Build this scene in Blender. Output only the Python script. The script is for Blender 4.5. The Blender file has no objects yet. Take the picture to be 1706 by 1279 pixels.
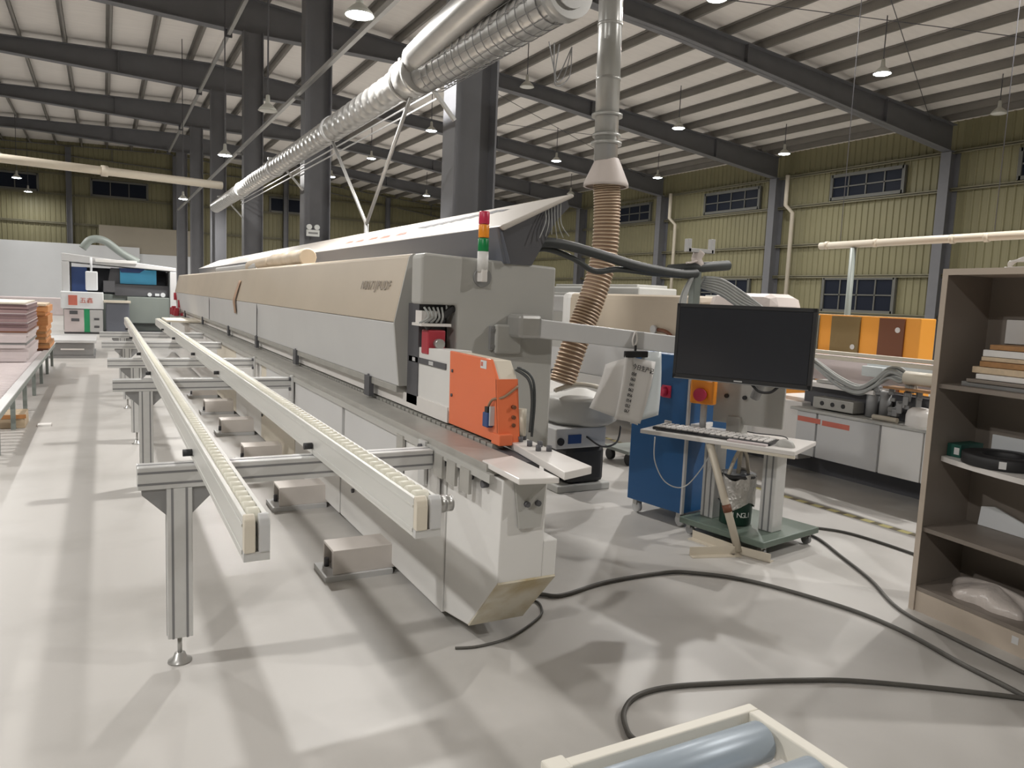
import bpy, math, random
from mathutils import Matrix, Vector
random.seed(7)
S = bpy.context.scene
COL = S.collection

# ------------------------------------------------------------------ camera, world, exposure
cam_d = bpy.data.cameras.new('camera')
cam_d.sensor_width = 36.0
cam_d.lens = 1255.548 / 1706 * 36.0
cam_d.clip_end = 200
cam = bpy.data.objects.new('camera', cam_d)
COL.objects.link(cam)
R = ((0.87985472, -0.01692924, 0.47494112), (-0.47345433, -0.11784216, 0.87289989), (0.04119055, -0.99288802, -0.1116992))
m = Matrix.Identity(4)
for i in range(3):
    m[i][0], m[i][1], m[i][2] = R[i][0], -R[i][1], -R[i][2]
m[2][3] = 1.5
cam.matrix_world = m
S.camera = cam

w = bpy.data.worlds.new('night')
S.world = w
w.use_nodes = True
w.node_tree.nodes['Background'].inputs[0].default_value = (0.55, 0.6, 0.7, 1)
w.node_tree.nodes['Background'].inputs[1].default_value = 0.05
S.view_settings.view_transform = 'Standard'
S.view_settings.look = 'None'
S.view_settings.gamma = 1
S.view_settings.exposure = 0.12
LAMP_W = 150.0

# ------------------------------------------------------------------ materials
def mat(name, col, rough=0.5, metal=0.0, var=0.06, scale=6.0, bump=0.0, stretch=None, emit=0.0, dirt=None):
    mt = bpy.data.materials.new(name)
    mt.use_nodes = True
    nt = mt.node_tree
    b = nt.nodes['Principled BSDF']
    b.inputs['Roughness'].default_value = rough
    b.inputs['Metallic'].default_value = metal
    tc = nt.nodes.new('ShaderNodeTexCoord')
    mp = nt.nodes.new('ShaderNodeMapping')
    if stretch: mp.inputs['Scale'].default_value = stretch
    nt.links.new(tc.outputs['Object'], mp.inputs['Vector'])
    nz = nt.nodes.new('ShaderNodeTexNoise')
    nz.inputs['Scale'].default_value = scale
    nz.inputs['Detail'].default_value = 5
    nt.links.new(mp.outputs['Vector'], nz.inputs['Vector'])
    mx = nt.nodes.new('ShaderNodeMix')
    mx.data_type = 'RGBA'
    c2 = dirt if dirt else tuple(c * (1 - 2.2 * var) for c in col)
    c1 = tuple(min(1, c * (1 + var)) for c in col)
    mx.inputs['A'].default_value = (*c1, 1)
    mx.inputs['B'].default_value = (*c2, 1)
    if dirt:
        rp = nt.nodes.new('ShaderNodeValToRGB')
        rp.color_ramp.elements[0].position = 0.48
        rp.color_ramp.elements[1].position = 0.75
        nt.links.new(nz.outputs['Fac'], rp.inputs['Fac'])
        nt.links.new(rp.outputs['Color'], mx.inputs['Factor'])
    else:
        nt.links.new(nz.outputs['Fac'], mx.inputs['Factor'])
    nt.links.new(mx.outputs['Result'], b.inputs['Base Color'])
    if bump:
        bp = nt.nodes.new('ShaderNodeBump')
        bp.inputs['Strength'].default_value = bump
        bp.inputs['Distance'].default_value = 0.02
        nt.links.new(nz.outputs['Fac'], bp.inputs['Height'])
        nt.links.new(bp.outputs['Normal'], b.inputs['Normal'])
    if emit:
        b.inputs['Emission Color'].default_value = (*col, 1)
        b.inputs['Emission Strength'].default_value = emit
    return mt

def striped(name, ca, cb, scale, axis='Y', rough=0.6, metal=0.0, diag=False, thr=0.5):
    mt = mat(name, ca, rough, metal)
    nt = mt.node_tree
    b = nt.nodes['Principled BSDF']
    tc = nt.nodes.new('ShaderNodeTexCoord')
    wv = nt.nodes.new('ShaderNodeTexWave')
    wv.bands_direction = 'DIAGONAL' if diag else axis
    wv.inputs['Scale'].default_value = scale
    nt.links.new(tc.outputs['Object'], wv.inputs['Vector'])
    rp = nt.nodes.new('ShaderNodeValToRGB')
    rp.color_ramp.elements[0].position = thr - 0.04
    rp.color_ramp.elements[1].position = thr + 0.04
    rp.color_ramp.elements[0].color = (*ca, 1)
    rp.color_ramp.elements[1].color = (*cb, 1)
    nt.links.new(wv.outputs['Fac'], rp.inputs['Fac'])
    nt.links.new(rp.outputs['Color'], b.inputs['Base Color'])
    return mt

MT = dict(
    concrete=mat('polished_concrete', (0.485, 0.468, 0.445), 0.42, 0, 0.07, 1.3, 0.02, dirt=(0.40, 0.385, 0.36)),
    roof=mat('roof_insulation', (0.80, 0.76, 0.72), 0.75, 0, 0.05, 3, 0.25, (0.5, 3, 1)),
    steel=mat('dark_painted_steel', (0.17, 0.172, 0.185), 0.5, 0, 0.10, 2),
    purlin=mat('grey_purlin_steel', (0.24, 0.225, 0.205), 0.5, 0.1, 0.12, 1.5),
    sheet=mat('olive_wall_sheet', (0.26, 0.24, 0.135), 0.55, 0, 0.10, 0.6),
    girt=mat('wall_girt_steel', (0.20, 0.185, 0.12), 0.55, 0, 0.1, 2),
    whitewall=mat('white_partition', (0.80, 0.82, 0.84), 0.6, 0, 0.03, 1),
    beigebox=mat('beige_board', (0.40, 0.36, 0.29), 0.7, 0, 0.06, 1),
    white=mat('white_machine_paint', (0.78, 0.77, 0.75), 0.42, 0, 0.04, 2),
    whiteplate=mat('white_plate', (0.80, 0.77, 0.74), 0.3, 0, 0.03, 3),
    grey=mat('grey_machine_paint', (0.47, 0.465, 0.44), 0.45, 0, 0.05, 2),
    lightgrey=mat('light_grey_paint', (0.60, 0.60, 0.60), 0.42, 0, 0.04, 2),
    tan=mat('tan_machine_paint', (0.55, 0.47, 0.37), 0.45, 0, 0.06, 1.2),
    cream=mat('cream_paint', (0.72, 0.66, 0.55), 0.45, 0, 0.05, 2),
    mottledcream=mat('cream_paint_mottled', (0.66, 0.62, 0.52), 0.5, 0, 0.05, 5, 0, None, 0, (0.46, 0.36, 0.18)),  # cream with yellow-brown patches mixed in by noise
    bluegrey=mat('blue_grey_paint', (0.13, 0.14, 0.17), 0.4, 0, 0.06, 1),
    darkgrey=mat('dark_grey_paint', (0.10, 0.10, 0.11), 0.5, 0, 0.08, 2),
    silver=mat('silver_cover', (0.60, 0.56, 0.51), 0.4, 0.1, 0.04, 1),
    orange=mat('orange_paint', (0.86, 0.20, 0.08), 0.4, 0, 0.03, 3),
    amber=mat('amber_paint', (0.90, 0.38, 0.05), 0.45, 0, 0.04, 1),
    olive=mat('olive_door', (0.24, 0.17, 0.07), 0.5, 0, 0.05, 1),
    brown=mat('brown_door', (0.18, 0.065, 0.03), 0.5, 0, 0.05, 1),
    alu=mat('anodised_aluminium', (0.66, 0.66, 0.65), 0.38, 0.30, 0.04, 3, 0, (8, 0.6, 8)),
    aludark=mat('profile_slot', (0.26, 0.26, 0.27), 0.5, 0.4, 0.05, 3),
    alurail=mat('rail_aluminium', (0.72, 0.72, 0.69), 0.40, 0.25, 0.05, 2, 0, (6, 0.5, 6)),
    roller=mat('cream_plastic_roller', (0.78, 0.76, 0.65), 0.4, 0, 0.04, 20),
    gusset=mat('grey_gusset', (0.30, 0.30, 0.30), 0.5, 0.3, 0.05, 6),
    bedsteel=mat('worn_bed_steel', (0.44, 0.43, 0.40), 0.42, 0.25, 0.10, 9),
    black=mat('black_rubber', (0.025, 0.025, 0.027), 0.55, 0, 0.1, 12),
    blackgloss=mat('black_plastic', (0.02, 0.021, 0.024), 0.35, 0, 0.05, 6),
    screen=mat('dark_screen', (0.030, 0.032, 0.040), 0.25, 0, 0.03, 2),
    pink=mat('foot_beige', (0.70, 0.65, 0.61), 0.5, 0, 0.06, 6),
    red=mat('red_lens', (0.62, 0.04, 0.10), 0.3, 0, 0.03, 10),
    amberlens=mat('amber_lens', (0.95, 0.33, 0.03), 0.3, 0, 0.03, 10),
    green=mat('green_lens', (0.01, 0.24, 0.07), 0.3, 0, 0.03, 10),
    galv=mat('galvanised_duct', (0.50, 0.495, 0.48), 0.34, 0.6, 0.08, 5),
    hose=mat('ribbed_brown_hose', (0.34, 0.22, 0.14), 0.5, 0, 0.08, 9),
    hoserib=mat('hose_copper_rib', (0.62, 0.47, 0.33), 0.4, 0.2, 0.06, 9),
    beigehose=mat('beige_hose', (0.66, 0.55, 0.42), 0.5, 0, 0.06, 8),
    conew=mat('pale_funnel', (0.74, 0.66, 0.62), 0.5, 0, 0.04, 5),
    blue=mat('blue_cabinet_paint', (0.022, 0.105, 0.27), 0.35, 0, 0.06, 1),
    darkgreen=mat('dark_green_tin', (0.012, 0.045, 0.03), 0.3, 0, 0.05, 5),
    foil=mat('crumpled_foil', (0.62, 0.60, 0.57), 0.3, 0.6, 0.15, 30, 0.8),
    lettering=mat('white_lettering', (0.8, 0.82, 0.8), 0.5),
    greyletter=mat('grey_lettering', (0.33, 0.28, 0.23), 0.5),
    ink=mat('black_ink', (0.03, 0.03, 0.035), 0.6),
    redink=mat('red_print', (0.62, 0.17, 0.12), 0.6),
    paper=mat('white_paper', (0.78, 0.76, 0.74), 0.7, 0, 0.03, 8),
    film=mat('clear_sleeve', (0.70, 0.75, 0.77), 0.25, 0, 0.04, 4),
    shelfbeige=mat('beige_laminate_edge', (0.55, 0.47, 0.39), 0.5, 0, 0.05, 3),
    shelfdark=mat('taupe_laminate', (0.25, 0.215, 0.185), 0.5, 0, 0.06, 2),
    wood=mat('wood_board', (0.42, 0.22, 0.09), 0.55, 0, 0.15, 4, 0, (1, 12, 12)),
    palewood=mat('pale_wood_board', (0.66, 0.52, 0.36), 0.55, 0, 0.1, 4, 0, (1, 12, 12)),
    darkmauve=mat('dark_mauve_board', (0.22, 0.14, 0.15), 0.55, 0, 0.1, 4),
    mauve=mat('mauve_board', (0.33, 0.22, 0.22), 0.55, 0, 0.08, 4),
    palemauve=mat('pale_mauve_board', (0.66, 0.58, 0.58), 0.55, 0, 0.06, 4),
    orangewood=mat('orange_board', (0.66, 0.30, 0.11), 0.55, 0, 0.1, 4),
    rubberblue=mat('blue_grey_roller', (0.36, 0.42, 0.48), 0.38, 0.15, 0.06, 4),
    frameivory=mat('ivory_frame', (0.76, 0.73, 0.65), 0.45, 0, 0.05, 5),
    cyan=mat('cyan_panel', (0.08, 0.45, 0.75), 0.35, 0, 0.05, 2),
    deepblue=mat('deep_blue_panel', (0.03, 0.07, 0.22), 0.4, 0, 0.05, 2),
    plategreen=mat('dark_green_plate', (0.13, 0.17, 0.14), 0.4, 0, 0.06, 3),
    machgreen=mat('grey_green_steel', (0.24, 0.27, 0.25), 0.45, 0, 0.06, 2),
    glass=mat('night_glass', (0.012, 0.016, 0.028), 0.5, 0, 0.03, 1),
    winframe=mat('window_frame_paint', (0.13, 0.13, 0.115), 0.5, 0, 0.05, 2),
    lampshade=mat('lamp_shade_metal', (0.55, 0.55, 0.5), 0.4, 0.3, 0.04, 4),
    cable=mat('dark_cable', (0.05, 0.055, 0.055), 0.5, 0, 0.1, 10),
    greycable=mat('grey_cable', (0.40, 0.41, 0.40), 0.5, 0, 0.1, 10),
    floorcable=mat('dusty_floor_cable', (0.11, 0.105, 0.095), 0.55, 0, 0.15, 10),
    redbox=mat('red_motor', (0.45, 0.04, 0.06), 0.4, 0, 0.06, 6),
    pipe=mat('pale_pipe', (0.62, 0.56, 0.46), 0.45, 0, 0.05, 3),
    greenbox=mat('green_carton', (0.015, 0.09, 0.07), 0.5, 0, 0.05, 6),
    plastic=mat('plastic_bag', (0.62, 0.56, 0.52), 0.3, 0, 0.12, 14, 0.5),
    lightlabel=mat('pale_sticker', (0.72, 0.72, 0.72), 0.5),
    lampglow=mat('lamp_glow', (0.86, 0.95, 1.0), 0.5, 0, 0, 1, 0, None, 30),
    lampoff=mat('lamp_unlit', (0.72, 0.72, 0.68), 0.5),
    riser=mat('dull_clear_pipe', (0.50, 0.50, 0.48), 0.3, 0.35, 0.06, 5),
    stripbrown=mat('brown_packing', (0.46, 0.30, 0.20), 0.55, 0, 0.08, 5),
    exitgreen=mat('exit_green', (0.02, 0.35, 0.14), 0.5),
    tape=striped('hazard_tape', (0.80, 0.74, 0.36), (0.27, 0.24, 0.17), 2.2, 'Y', thr=0.62),
)

MT['glass'].node_tree.nodes['Principled BSDF'].inputs['Specular IOR Level'].default_value = 0.15
# ------------------------------------------------------------------ mesh helper
class M:
    def __init__(s, xf=None):
        s.v, s.f, s.sm, s.xf = [], [], [], xf
    def add(s, vs, fs, smooth=False):
        o = len(s.v)
        s.v += [Vector(v) for v in vs]
        s.f += [tuple(i + o for i in f) for f in fs]
        s.sm += [smooth] * len(fs)
        return s
    def box(s, x0, x1, y0, y1, z0, z1):
        vs = [(x, y, z) for z in (z0, z1) for y in (y0, y1) for x in (x0, x1)]
        return s.add(vs, [(0, 2, 3, 1), (4, 5, 7, 6), (0, 1, 5, 4), (2, 6, 7, 3), (0, 4, 6, 2), (1, 3, 7, 5)])
    def obox(s, c, size, rot=0.0, ry=0.0):
        a, b, d = size[0] / 2, size[1] / 2, size[2] / 2
        mt = Matrix.Rotation(rot, 4, 'Z') @ Matrix.Rotation(ry, 4, 'Y')
        vs = [Vector(c) + mt @ Vector((x, y, z)) for z in (-d, d) for y in (-b, b) for x in (-a, a)]
        return s.add(vs, [(0, 2, 3, 1), (4, 5, 7, 6), (0, 1, 5, 4), (2, 6, 7, 3), (0, 4, 6, 2), (1, 3, 7, 5)])
    def prism(s, poly, axis, a, b):
        n = len(poly)
        def P(p, t):
            return {'x': (t, p[0], p[1]), 'y': (p[0], t, p[1]), 'z': (p[0], p[1], t)}[axis]
        vs = [P(p, a) for p in poly] + [P(p, b) for p in poly]
        fs = [tuple(range(n)), tuple(range(2 * n - 1, n - 1, -1))]
        fs += [(i, i + n, (i + 1) % n + n, (i + 1) % n) for i in range(n)]
        return s.add(vs, fs)
    def cyl(s, p0, p1, r0, r1=None, seg=16, cap=True):
        r1 = r0 if r1 is None else r1
        p0, p1 = Vector(p0), Vector(p1)
        d = (p1 - p0).normalized()
        u = d.cross(Vector((0, 0, 1)) if abs(d.z) < 0.9 else Vector((1, 0, 0))).normalized()
        v = d.cross(u)
        ring = [(math.cos(2 * math.pi * i / seg), math.sin(2 * math.pi * i / seg)) for i in range(seg)]
        vs = [p0 + (u * c + v * k) * r0 for c, k in ring] + [p1 + (u * c + v * k) * r1 for c, k in ring]
        s.add(vs, [(i, (i + 1) % seg, (i + 1) % seg + seg, i + seg) for i in range(seg)], True)
        if cap:
            o = len(s.v) - 2 * seg
            s.f += [tuple(o + i for i in range(seg - 1, -1, -1)), tuple(o + seg + i for i in range(seg))]
            s.sm += [False, False]
        return s
    def tube(s, pts, r, seg=8, res=0, rf=None):
        pts = [Vector(p) for p in pts]
        if res and len(pts) > 2:
            q = []
            for i in range(len(pts) - 1):
                a, b, c, d = pts[max(i - 1, 0)], pts[i], pts[i + 1], pts[min(i + 2, len(pts) - 1)]
                for k in range(res):
                    t = k / res
                    q.append(0.5 * ((2 * b) + (c - a) * t + (2 * a - 5 * b + 4 * c - d) * t * t + (3 * b - a - 3 * c + d) * t ** 3))
            q.append(pts[-1])
            pts = q
        n = len(pts)
        u = None
        vs = []
        for i, p in enumerate(pts):
            d = (pts[min(i + 1, n - 1)] - pts[max(i - 1, 0)]).normalized()
            if u is None:
                u = d.cross(Vector((0, 0, 1)) if abs(d.z) < 0.9 else Vector((1, 0, 0))).normalized()
            u = (u - d * u.dot(d)).normalized()
            v = d.cross(u)
            rr = rf(i / max(1, n - 1)) if rf else r
            vs += [p + (u * math.cos(2 * math.pi * k / seg) + v * math.sin(2 * math.pi * k / seg)) * rr for k in range(seg)]
        fs = [(i * seg + k, i * seg + (k + 1) % seg, (i + 1) * seg + (k + 1) % seg, (i + 1) * seg + k) for i in range(n - 1) for k in range(seg)]
        s.add(vs, fs, True)
        o = len(s.v) - n * seg
        s.f += [tuple(o + i for i in range(seg - 1, -1, -1)), tuple(o + (n - 1) * seg + i for i in range(seg))]
        s.sm += [False, False]
        return s
    def lathe(s, c, prof, seg=24, axis='z'):
        vs = []
        for r, z in prof:
            for k in range(seg):
                a = 2 * math.pi * k / seg
                p = (r * math.cos(a), r * math.sin(a), z)
                if axis == 'x': p = (p[2], p[0], p[1])
                if axis == 'y': p = (p[0], p[2], p[1])
                vs.append((c[0] + p[0], c[1] + p[1], c[2] + p[2]))
        fs = [(i * seg + k, i * seg + (k + 1) % seg, (i + 1) * seg + (k + 1) % seg, (i + 1) * seg + k) for i in range(len(prof) - 1) for k in range(seg)]
        return s.add(vs, fs, True)
    def grid(s, fn, nu, nv, thick=0.0):
        vs = [fn(i / nu, j / nv) for j in range(nv + 1) for i in range(nu + 1)]
        fs = [(j * (nu + 1) + i, j * (nu + 1) + i + 1, (j + 1) * (nu + 1) + i + 1, (j + 1) * (nu + 1) + i) for j in range(nv) for i in range(nu)]
        return s.add(vs, fs, True)
    def build(s, name, material, parent=None, bevel=0.0, solid=0.0):
        vs = [s.xf(v) for v in s.v] if s.xf else s.v
        if parent is not None:
            org = Vector(parent['_o']) if '_o' in parent else Vector((0, 0, 0))
        else:
            lo = [min(v[i] for v in vs) for i in range(3)]
            hi = [max(v[i] for v in vs) for i in range(3)]
            org = Vector(((lo[0] + hi[0]) / 2, (lo[1] + hi[1]) / 2, lo[2]))
        me = bpy.data.meshes.new(name)
        me.from_pydata([v - org for v in vs], [], s.f)
        me.polygons.foreach_set('use_smooth', s.sm)
        me.materials.append(MT[material] if isinstance(material, str) else material)
        me.update()
        import bmesh
        bm = bmesh.new()
        bm.from_mesh(me)
        bmesh.ops.recalc_face_normals(bm, faces=bm.faces)
        bm.to_mesh(me)
        bm.free()
        o = bpy.data.objects.new(name, me)
        COL.objects.link(o)
        if parent is not None:
            o.parent = parent
            o['_o'] = tuple(org)
        else:
            o.location = org
            o['_o'] = tuple(org)
        if solid:
            md = o.modifiers.new('solid', 'SOLIDIFY'); md.thickness = solid; md.offset = 0
        if bevel:
            md = o.modifiers.new('edge', 'BEVEL'); md.width = bevel; md.segments = 2; md.limit_method = 'ANGLE'
        return o

def tag(o, label, cat=None, group=None, kind=None):
    if label: o['label'] = label
    if cat: o['category'] = cat
    if group: o['group'] = group
    if kind: o['kind'] = kind
    return o
def thing(name, loc, label, cat, group=None):
    o = bpy.data.objects.new(name, None)
    COL.objects.link(o)
    o.location = loc
    o.empty_display_size = 0.1
    o['_o'] = tuple(loc)
    return tag(o, label, cat, group)
def struct(name, mb, material, label=None, bevel=0.0):
    o = mb.build(name, material, None, bevel)
    o['kind'] = 'structure'
    if label: o['label'] = label
    return o
def copy_tree(root, loc, label=None, parent=None):
    kids = [c for c in COL.objects if c.parent is root] if parent is None else [c for c in COL.objects if c.parent is root]
    r = root.copy()
    COL.objects.link(r)
    if parent is not None: r.parent = parent
    else:
        r.location = loc
        if label: r['label'] = label
    for c in kids: copy_tree(c, None, None, r)
    return r
def text(body, name, material, parent, loc, size, rot, extrude=0.002, sx=1.0, shear=0.0, align='LEFT', space=1.0):
    cu = bpy.data.curves.new(name, 'FONT')
    cu.body = body
    cu.size = size
    cu.extrude = extrude
    cu.shear = shear
    cu.space_character = space
    cu.align_x = align
    tmp = bpy.data.objects.new(name, cu)
    COL.objects.link(tmp)
    dg = bpy.context.evaluated_depsgraph_get()
    me = bpy.data.meshes.new_from_object(tmp.evaluated_get(dg))
    bpy.data.objects.remove(tmp)
    me.name = name
    mw = Matrix.Translation(Vector(loc)) @ rot @ Matrix.Diagonal((sx, 1, 1, 1))
    me.transform(mw)
    me.transform(Matrix.Translation(-Vector(parent['_o'])))
    me.materials.clear()
    me.materials.append(MT[material])
    o = bpy.data.objects.new(name, me)
    COL.objects.link(o)
    o.parent = parent
    o['_o'] = tuple(parent['_o'])
    return o
def axes(xa, ya):
    xa, ya = Vector(xa).normalized(), Vector(ya).normalized()
    za = xa.cross(ya)
    return Matrix(((xa.x, ya.x, za.x, 0), (xa.y, ya.y, za.y, 0), (xa.z, ya.z, za.z, 0), (0, 0, 0, 1)))

# ------------------------------------------------------------------ the hall
XL, XR, YN, YF = -15.0, 21.3, -12.0, 44.6
FR = [0.94 + 6.24 * k for k in range(8)]          # portal frames; FR[1] carries the first column in view
def ztop(x):                                       # top of the rafters
    return 8.33 - 0.083 * (x - 3.0) if x > 3 else 8.33 - 0.035 * (3.0 - x)
struct('floor', M().box(XL - 0.3, XR + 0.3, YN - 0.3, YF + 0.3, -0.12, 0.0), 'concrete', 'pale grey concrete factory floor')
rf = M()
for x0, x1 in ((XL - 0.3, 3.0), (3.0, XR + 0.3)):
    za, zb = ztop(x0) + 0.185, ztop(x1) + 0.185
    rf.prism([(x0, za), (x1, zb), (x1, zb + 0.08), (x0, za + 0.08)], 'y', YN - 0.3, YF + 0.3)
struct('ceiling', rf, 'roof', 'white insulated roof lining between the purlins')

def ribwall(axis, at, a, b, z0, ztf, inward, pitch=0.22, d=0.03):
    """trapezoid ribbed sheet; axis 'x': wall of constant x running in y"""
    vs, fs = [], []
    t, k = a, 0
    prof = []
    while t < b:
        prof += [(t, 0), (t + pitch * 0.62, 0), (t + pitch * 0.72, d), (t + pitch * 0.90, d)]
        t += pitch
    prof.append((b, 0))
    for p, dd in prof:
        for z in (z0, ztf(p)):
            vs.append((at + inward * dd, p, z) if axis == 'x' else (p, at + inward * dd, z))
    n = len(prof)
    fs = [(2 * i, 2 * i + 2, 2 * i + 3, 2 * i + 1) for i in range(n - 1)]
    return M().add(vs, fs)
struct('wall_right', ribwall('x', XR, YN, YF, 0, lambda p: ztop(XR) + 0.25, -1), 'sheet', 'olive ribbed metal wall on the right')
struct('wall_far', ribwall('y', YF, XL, XR, 0, lambda p: ztop(p) + 0.3, -1), 'sheet', 'olive ribbed metal gable wall at the far end')
struct('wall_left', ribwall('x', XL, YN, YF, 0, lambda p: ztop(XL) + 0.3, 1, 0.5), 'sheet', 'ribbed metal wall on the left side')
struct('wall_near', ribwall('y', YN, XL, XR, 0, lambda p: ztop(p) + 0.3, 1, 0.5), 'sheet', 'ribbed metal gable wall behind the viewpoint')

def zbot(x):                                       # underside of the tapered rafters
    d = 0.42
    if x > 3:
        t = (x - 3)
        d = 0.40 + 0.42 * max(0, 1 - t / 5.0) + 0.36 * max(0, (x - 11.0) / 10.3)
    else:
        d = 0.40 + 0.42 * max(0, 1 - (3 - x) / 6.0)
    return ztop(x) - d
for k, y in enumerate(FR):
    g = M()
    xs = [XL, -9, -3, 0, 3, 5, 8, 11, 14, 17.5, 21.0]
    for xa, xb in zip(xs, xs[1:]):
        g.prism([(xa, zbot(xa)), (xb, zbot(xb)), (xb, ztop(xb)), (xa, ztop(xa))], 'y', y - 0.012, y + 0.012)
        for fz in (zbot, ztop):
            s_ = 0.02 if fz is zbot else -0.02
            g.prism([(xa, fz(xa)), (xb, fz(xb)), (xb, fz(xb) + s_), (xa, fz(xa) + s_)], 'y', y - 0.14, y + 0.14)
    for x in (-6, 0.5, 8, 13, 18):                 # stiffener plates
        g.box(x - 0.01, x + 0.01, y - 0.12, y + 0.12, zbot(x), ztop(x))
    struct('roof_rafter', g, 'steel', 'dark steel roof rafter, number %d counted from the near end' % (k + 1))
xs_p = [3.0 - 0.55 + 1.1 * i for i in range(-13, 17)] + [20.6]
for x in xs_p:
    z = ztop(x)
    g = M().box(x - 0.006, x + 0.006, -4, YF - 0.05, z, z + 0.18)
    g.box(x, x + 0.075, -4, YF - 0.05, z, z + 0.008).box(x - 0.075, x, -4, YF - 0.05, z + 0.172, z + 0.18)
    g.box(x + 0.067, x + 0.075, -4, YF - 0.05, z, z + 0.03)
    o = struct('roof_purlin', g, 'purlin', 'grey steel roof purlin running the length of the hall')
    o['group'] = 'roof purlins'

def hcol(x, y, h, dx=0.45, dy=0.30):
    g = M().box(x, x + 0.02, y - dy / 2, y + dy / 2, 0, h).box(x + dx - 0.02, x + dx, y - dy / 2, y + dy / 2, 0, h)
    g.box(x + 0.02, x + dx - 0.02, y - 0.008, y + 0.008, 0, h)
    g.box(x - 0.08, x + dx + 0.08, y - dy / 2 - 0.06, y + dy / 2 + 0.06, 0, 0.025)
    return g
for k in range(1, 7):
    struct('steel_column', hcol(3.0, FR[k] - 0.16, zbot(3.2)), 'steel', 'dark steel H column in the middle row, number %d from the near end' % k)
for k in range(1, 8):
    struct('steel_column', hcol(20.82, FR[k], zbot(21.0)), 'steel', 'dark steel column on the right wall, number %d from the near end' % k)
for i, x in enumerate((-9.0, -1.55, 3.3, 9.0, 15.0)):
    struct('steel_column', hcol(x, YF - 0.3, ztop(x) - 0.1, 0.25, 0.25), 'steel', 'dark steel column on the far gable wall, number %d from the left' % (i + 1))
for z in (1.48, 2.68, 3.75, 5.08, 6.12):
    struct('wall_girt', M().box(XR - 0.16, XR - 0.03, -4, YF, z - 0.01, z + 0.01).box(XR - 0.16, XR - 0.15, -4, YF, z - 0.05, z + 0.05), 'girt', 'steel girt along the right wall %.1f m up' % z)
for z in (4.35, 5.75, 6.75):
    struct('wall_girt', M().box(XL, XR, YF - 0.16, YF - 0.03, z - 0.01, z + 0.01).box(XL, XR, YF - 0.16, YF - 0.15, z - 0.05, z + 0.05), 'girt', 'steel girt along the far wall %.1f m up' % z)

nwin = 0
def window(axis, a0, a1, z0, z1, nx, nz, label):
    global nwin
    nwin += 1
    at = XR - 0.05 if axis == 'x' else YF - 0.05
    def bx(g, u0, u1, w0, w1, d0, d1):
        return g.box(at - d1, at - d0, u0, u1, w0, w1) if axis == 'x' else g.box(u0, u1, at - d1, at - d0, w0, w1)
    t = 0.05
    f = M()
    bx(f, a0 - t, a0 + t, z0 - t, z1 + t, 0, 0.10); bx(f, a1 - t, a1 + t, z0 - t, z1 + t, 0, 0.10)
    bx(f, a0, a1, z0 - t, z0 + t, 0, 0.10); bx(f, a0, a1, z1 - t, z1 + t, 0, 0.10)
    o = f.build('window_%d' % nwin, 'winframe')
    tag(o, label, None, None, 'structure')
    mu = M()
    for i in range(1, nx): bx(mu, a0 + (a1 - a0) * i / nx - 0.02, a0 + (a1 - a0) * i / nx + 0.02, z0, z1, 0.02, 0.08)
    for j in range(1, nz): bx(mu, a0, a1, z0 + (z1 - z0) * j / nz - 0.02, z0 + (z1 - z0) * j / nz + 0.02, 0.02, 0.08)
    if nx > 1 or nz > 1: mu.build('mullion', 'winframe', o)
    p = M(); bx(p, a0, a1, z0, z1, 0.03, 0.045)
    p.build('pane', 'glass', o)
window('x', 14.9, 17.45, 5.2, 5.93, 4, 2, 'dark high window on the right wall above the shelf')
window('x', 20.6, 23.45, 5.2, 5.93, 4, 2, 'dark high window on the right wall behind the monitor pole')
window('x', 26.9, 29.9, 5.2, 5.93, 4, 2, 'dark high window far along the right wall')
window('x', 8.9, 11.6, 5.2, 5.93, 4, 2, 'dark high window on the right wall at the picture edge')
window('x', 14.87, 17.45, 1.56, 2.62, 4, 2, 'dark low window on the right wall behind the orange machine')
window('x', 20.8, 23.4, 1.56, 2.62, 4, 2, 'dark low window on the right wall behind the monitor')
window('y', -5.6, -2.75, 5.85, 6.62, 3, 1, 'dark high window on the far wall at the left edge')
window('y', -0.45, 2.1, 5.85, 6.62, 3, 1, 'dark high window on the far wall above the far machine')
window('y', 8.3, 11.0, 5.85, 6.62, 3, 1, 'dark high window on the far wall behind the central columns')
struct('wall_partition_left', M().box(XL, 1.66, 43.4, 43.55, 0, 3.32), 'whitewall', 'tall white partition wall at the far end')
struct('wall_partition_right', M().box(1.66, 4.6, 43.6, 43.75, 0, 3.02), 'whitewall', 'lower white partition wall behind the columns')
tag(M().box(-0.15, 4.4, 43.6, 44.1, 3.02, 4.36).build('boxed_enclosure', 'beigebox', None, 0.03), 'beige boxed enclosure standing above the white partition wall', 'enclosure')
# downpipes on the right wall
for (y, lab) in ((18.9, 'pale downpipe with an offset bend beside the second wall column'), (25.0, 'pale downpipe with an offset bend beside the third wall column')):
    tag(M().tube([(20.7, y, 6.1), (20.7, y, 5.1), (20.95, y - 0.1, 4.85), (20.95, y - 0.1, 0.02)], 0.07, 10).build('downpipe', 'pipe'), lab, 'pipe')

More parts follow.
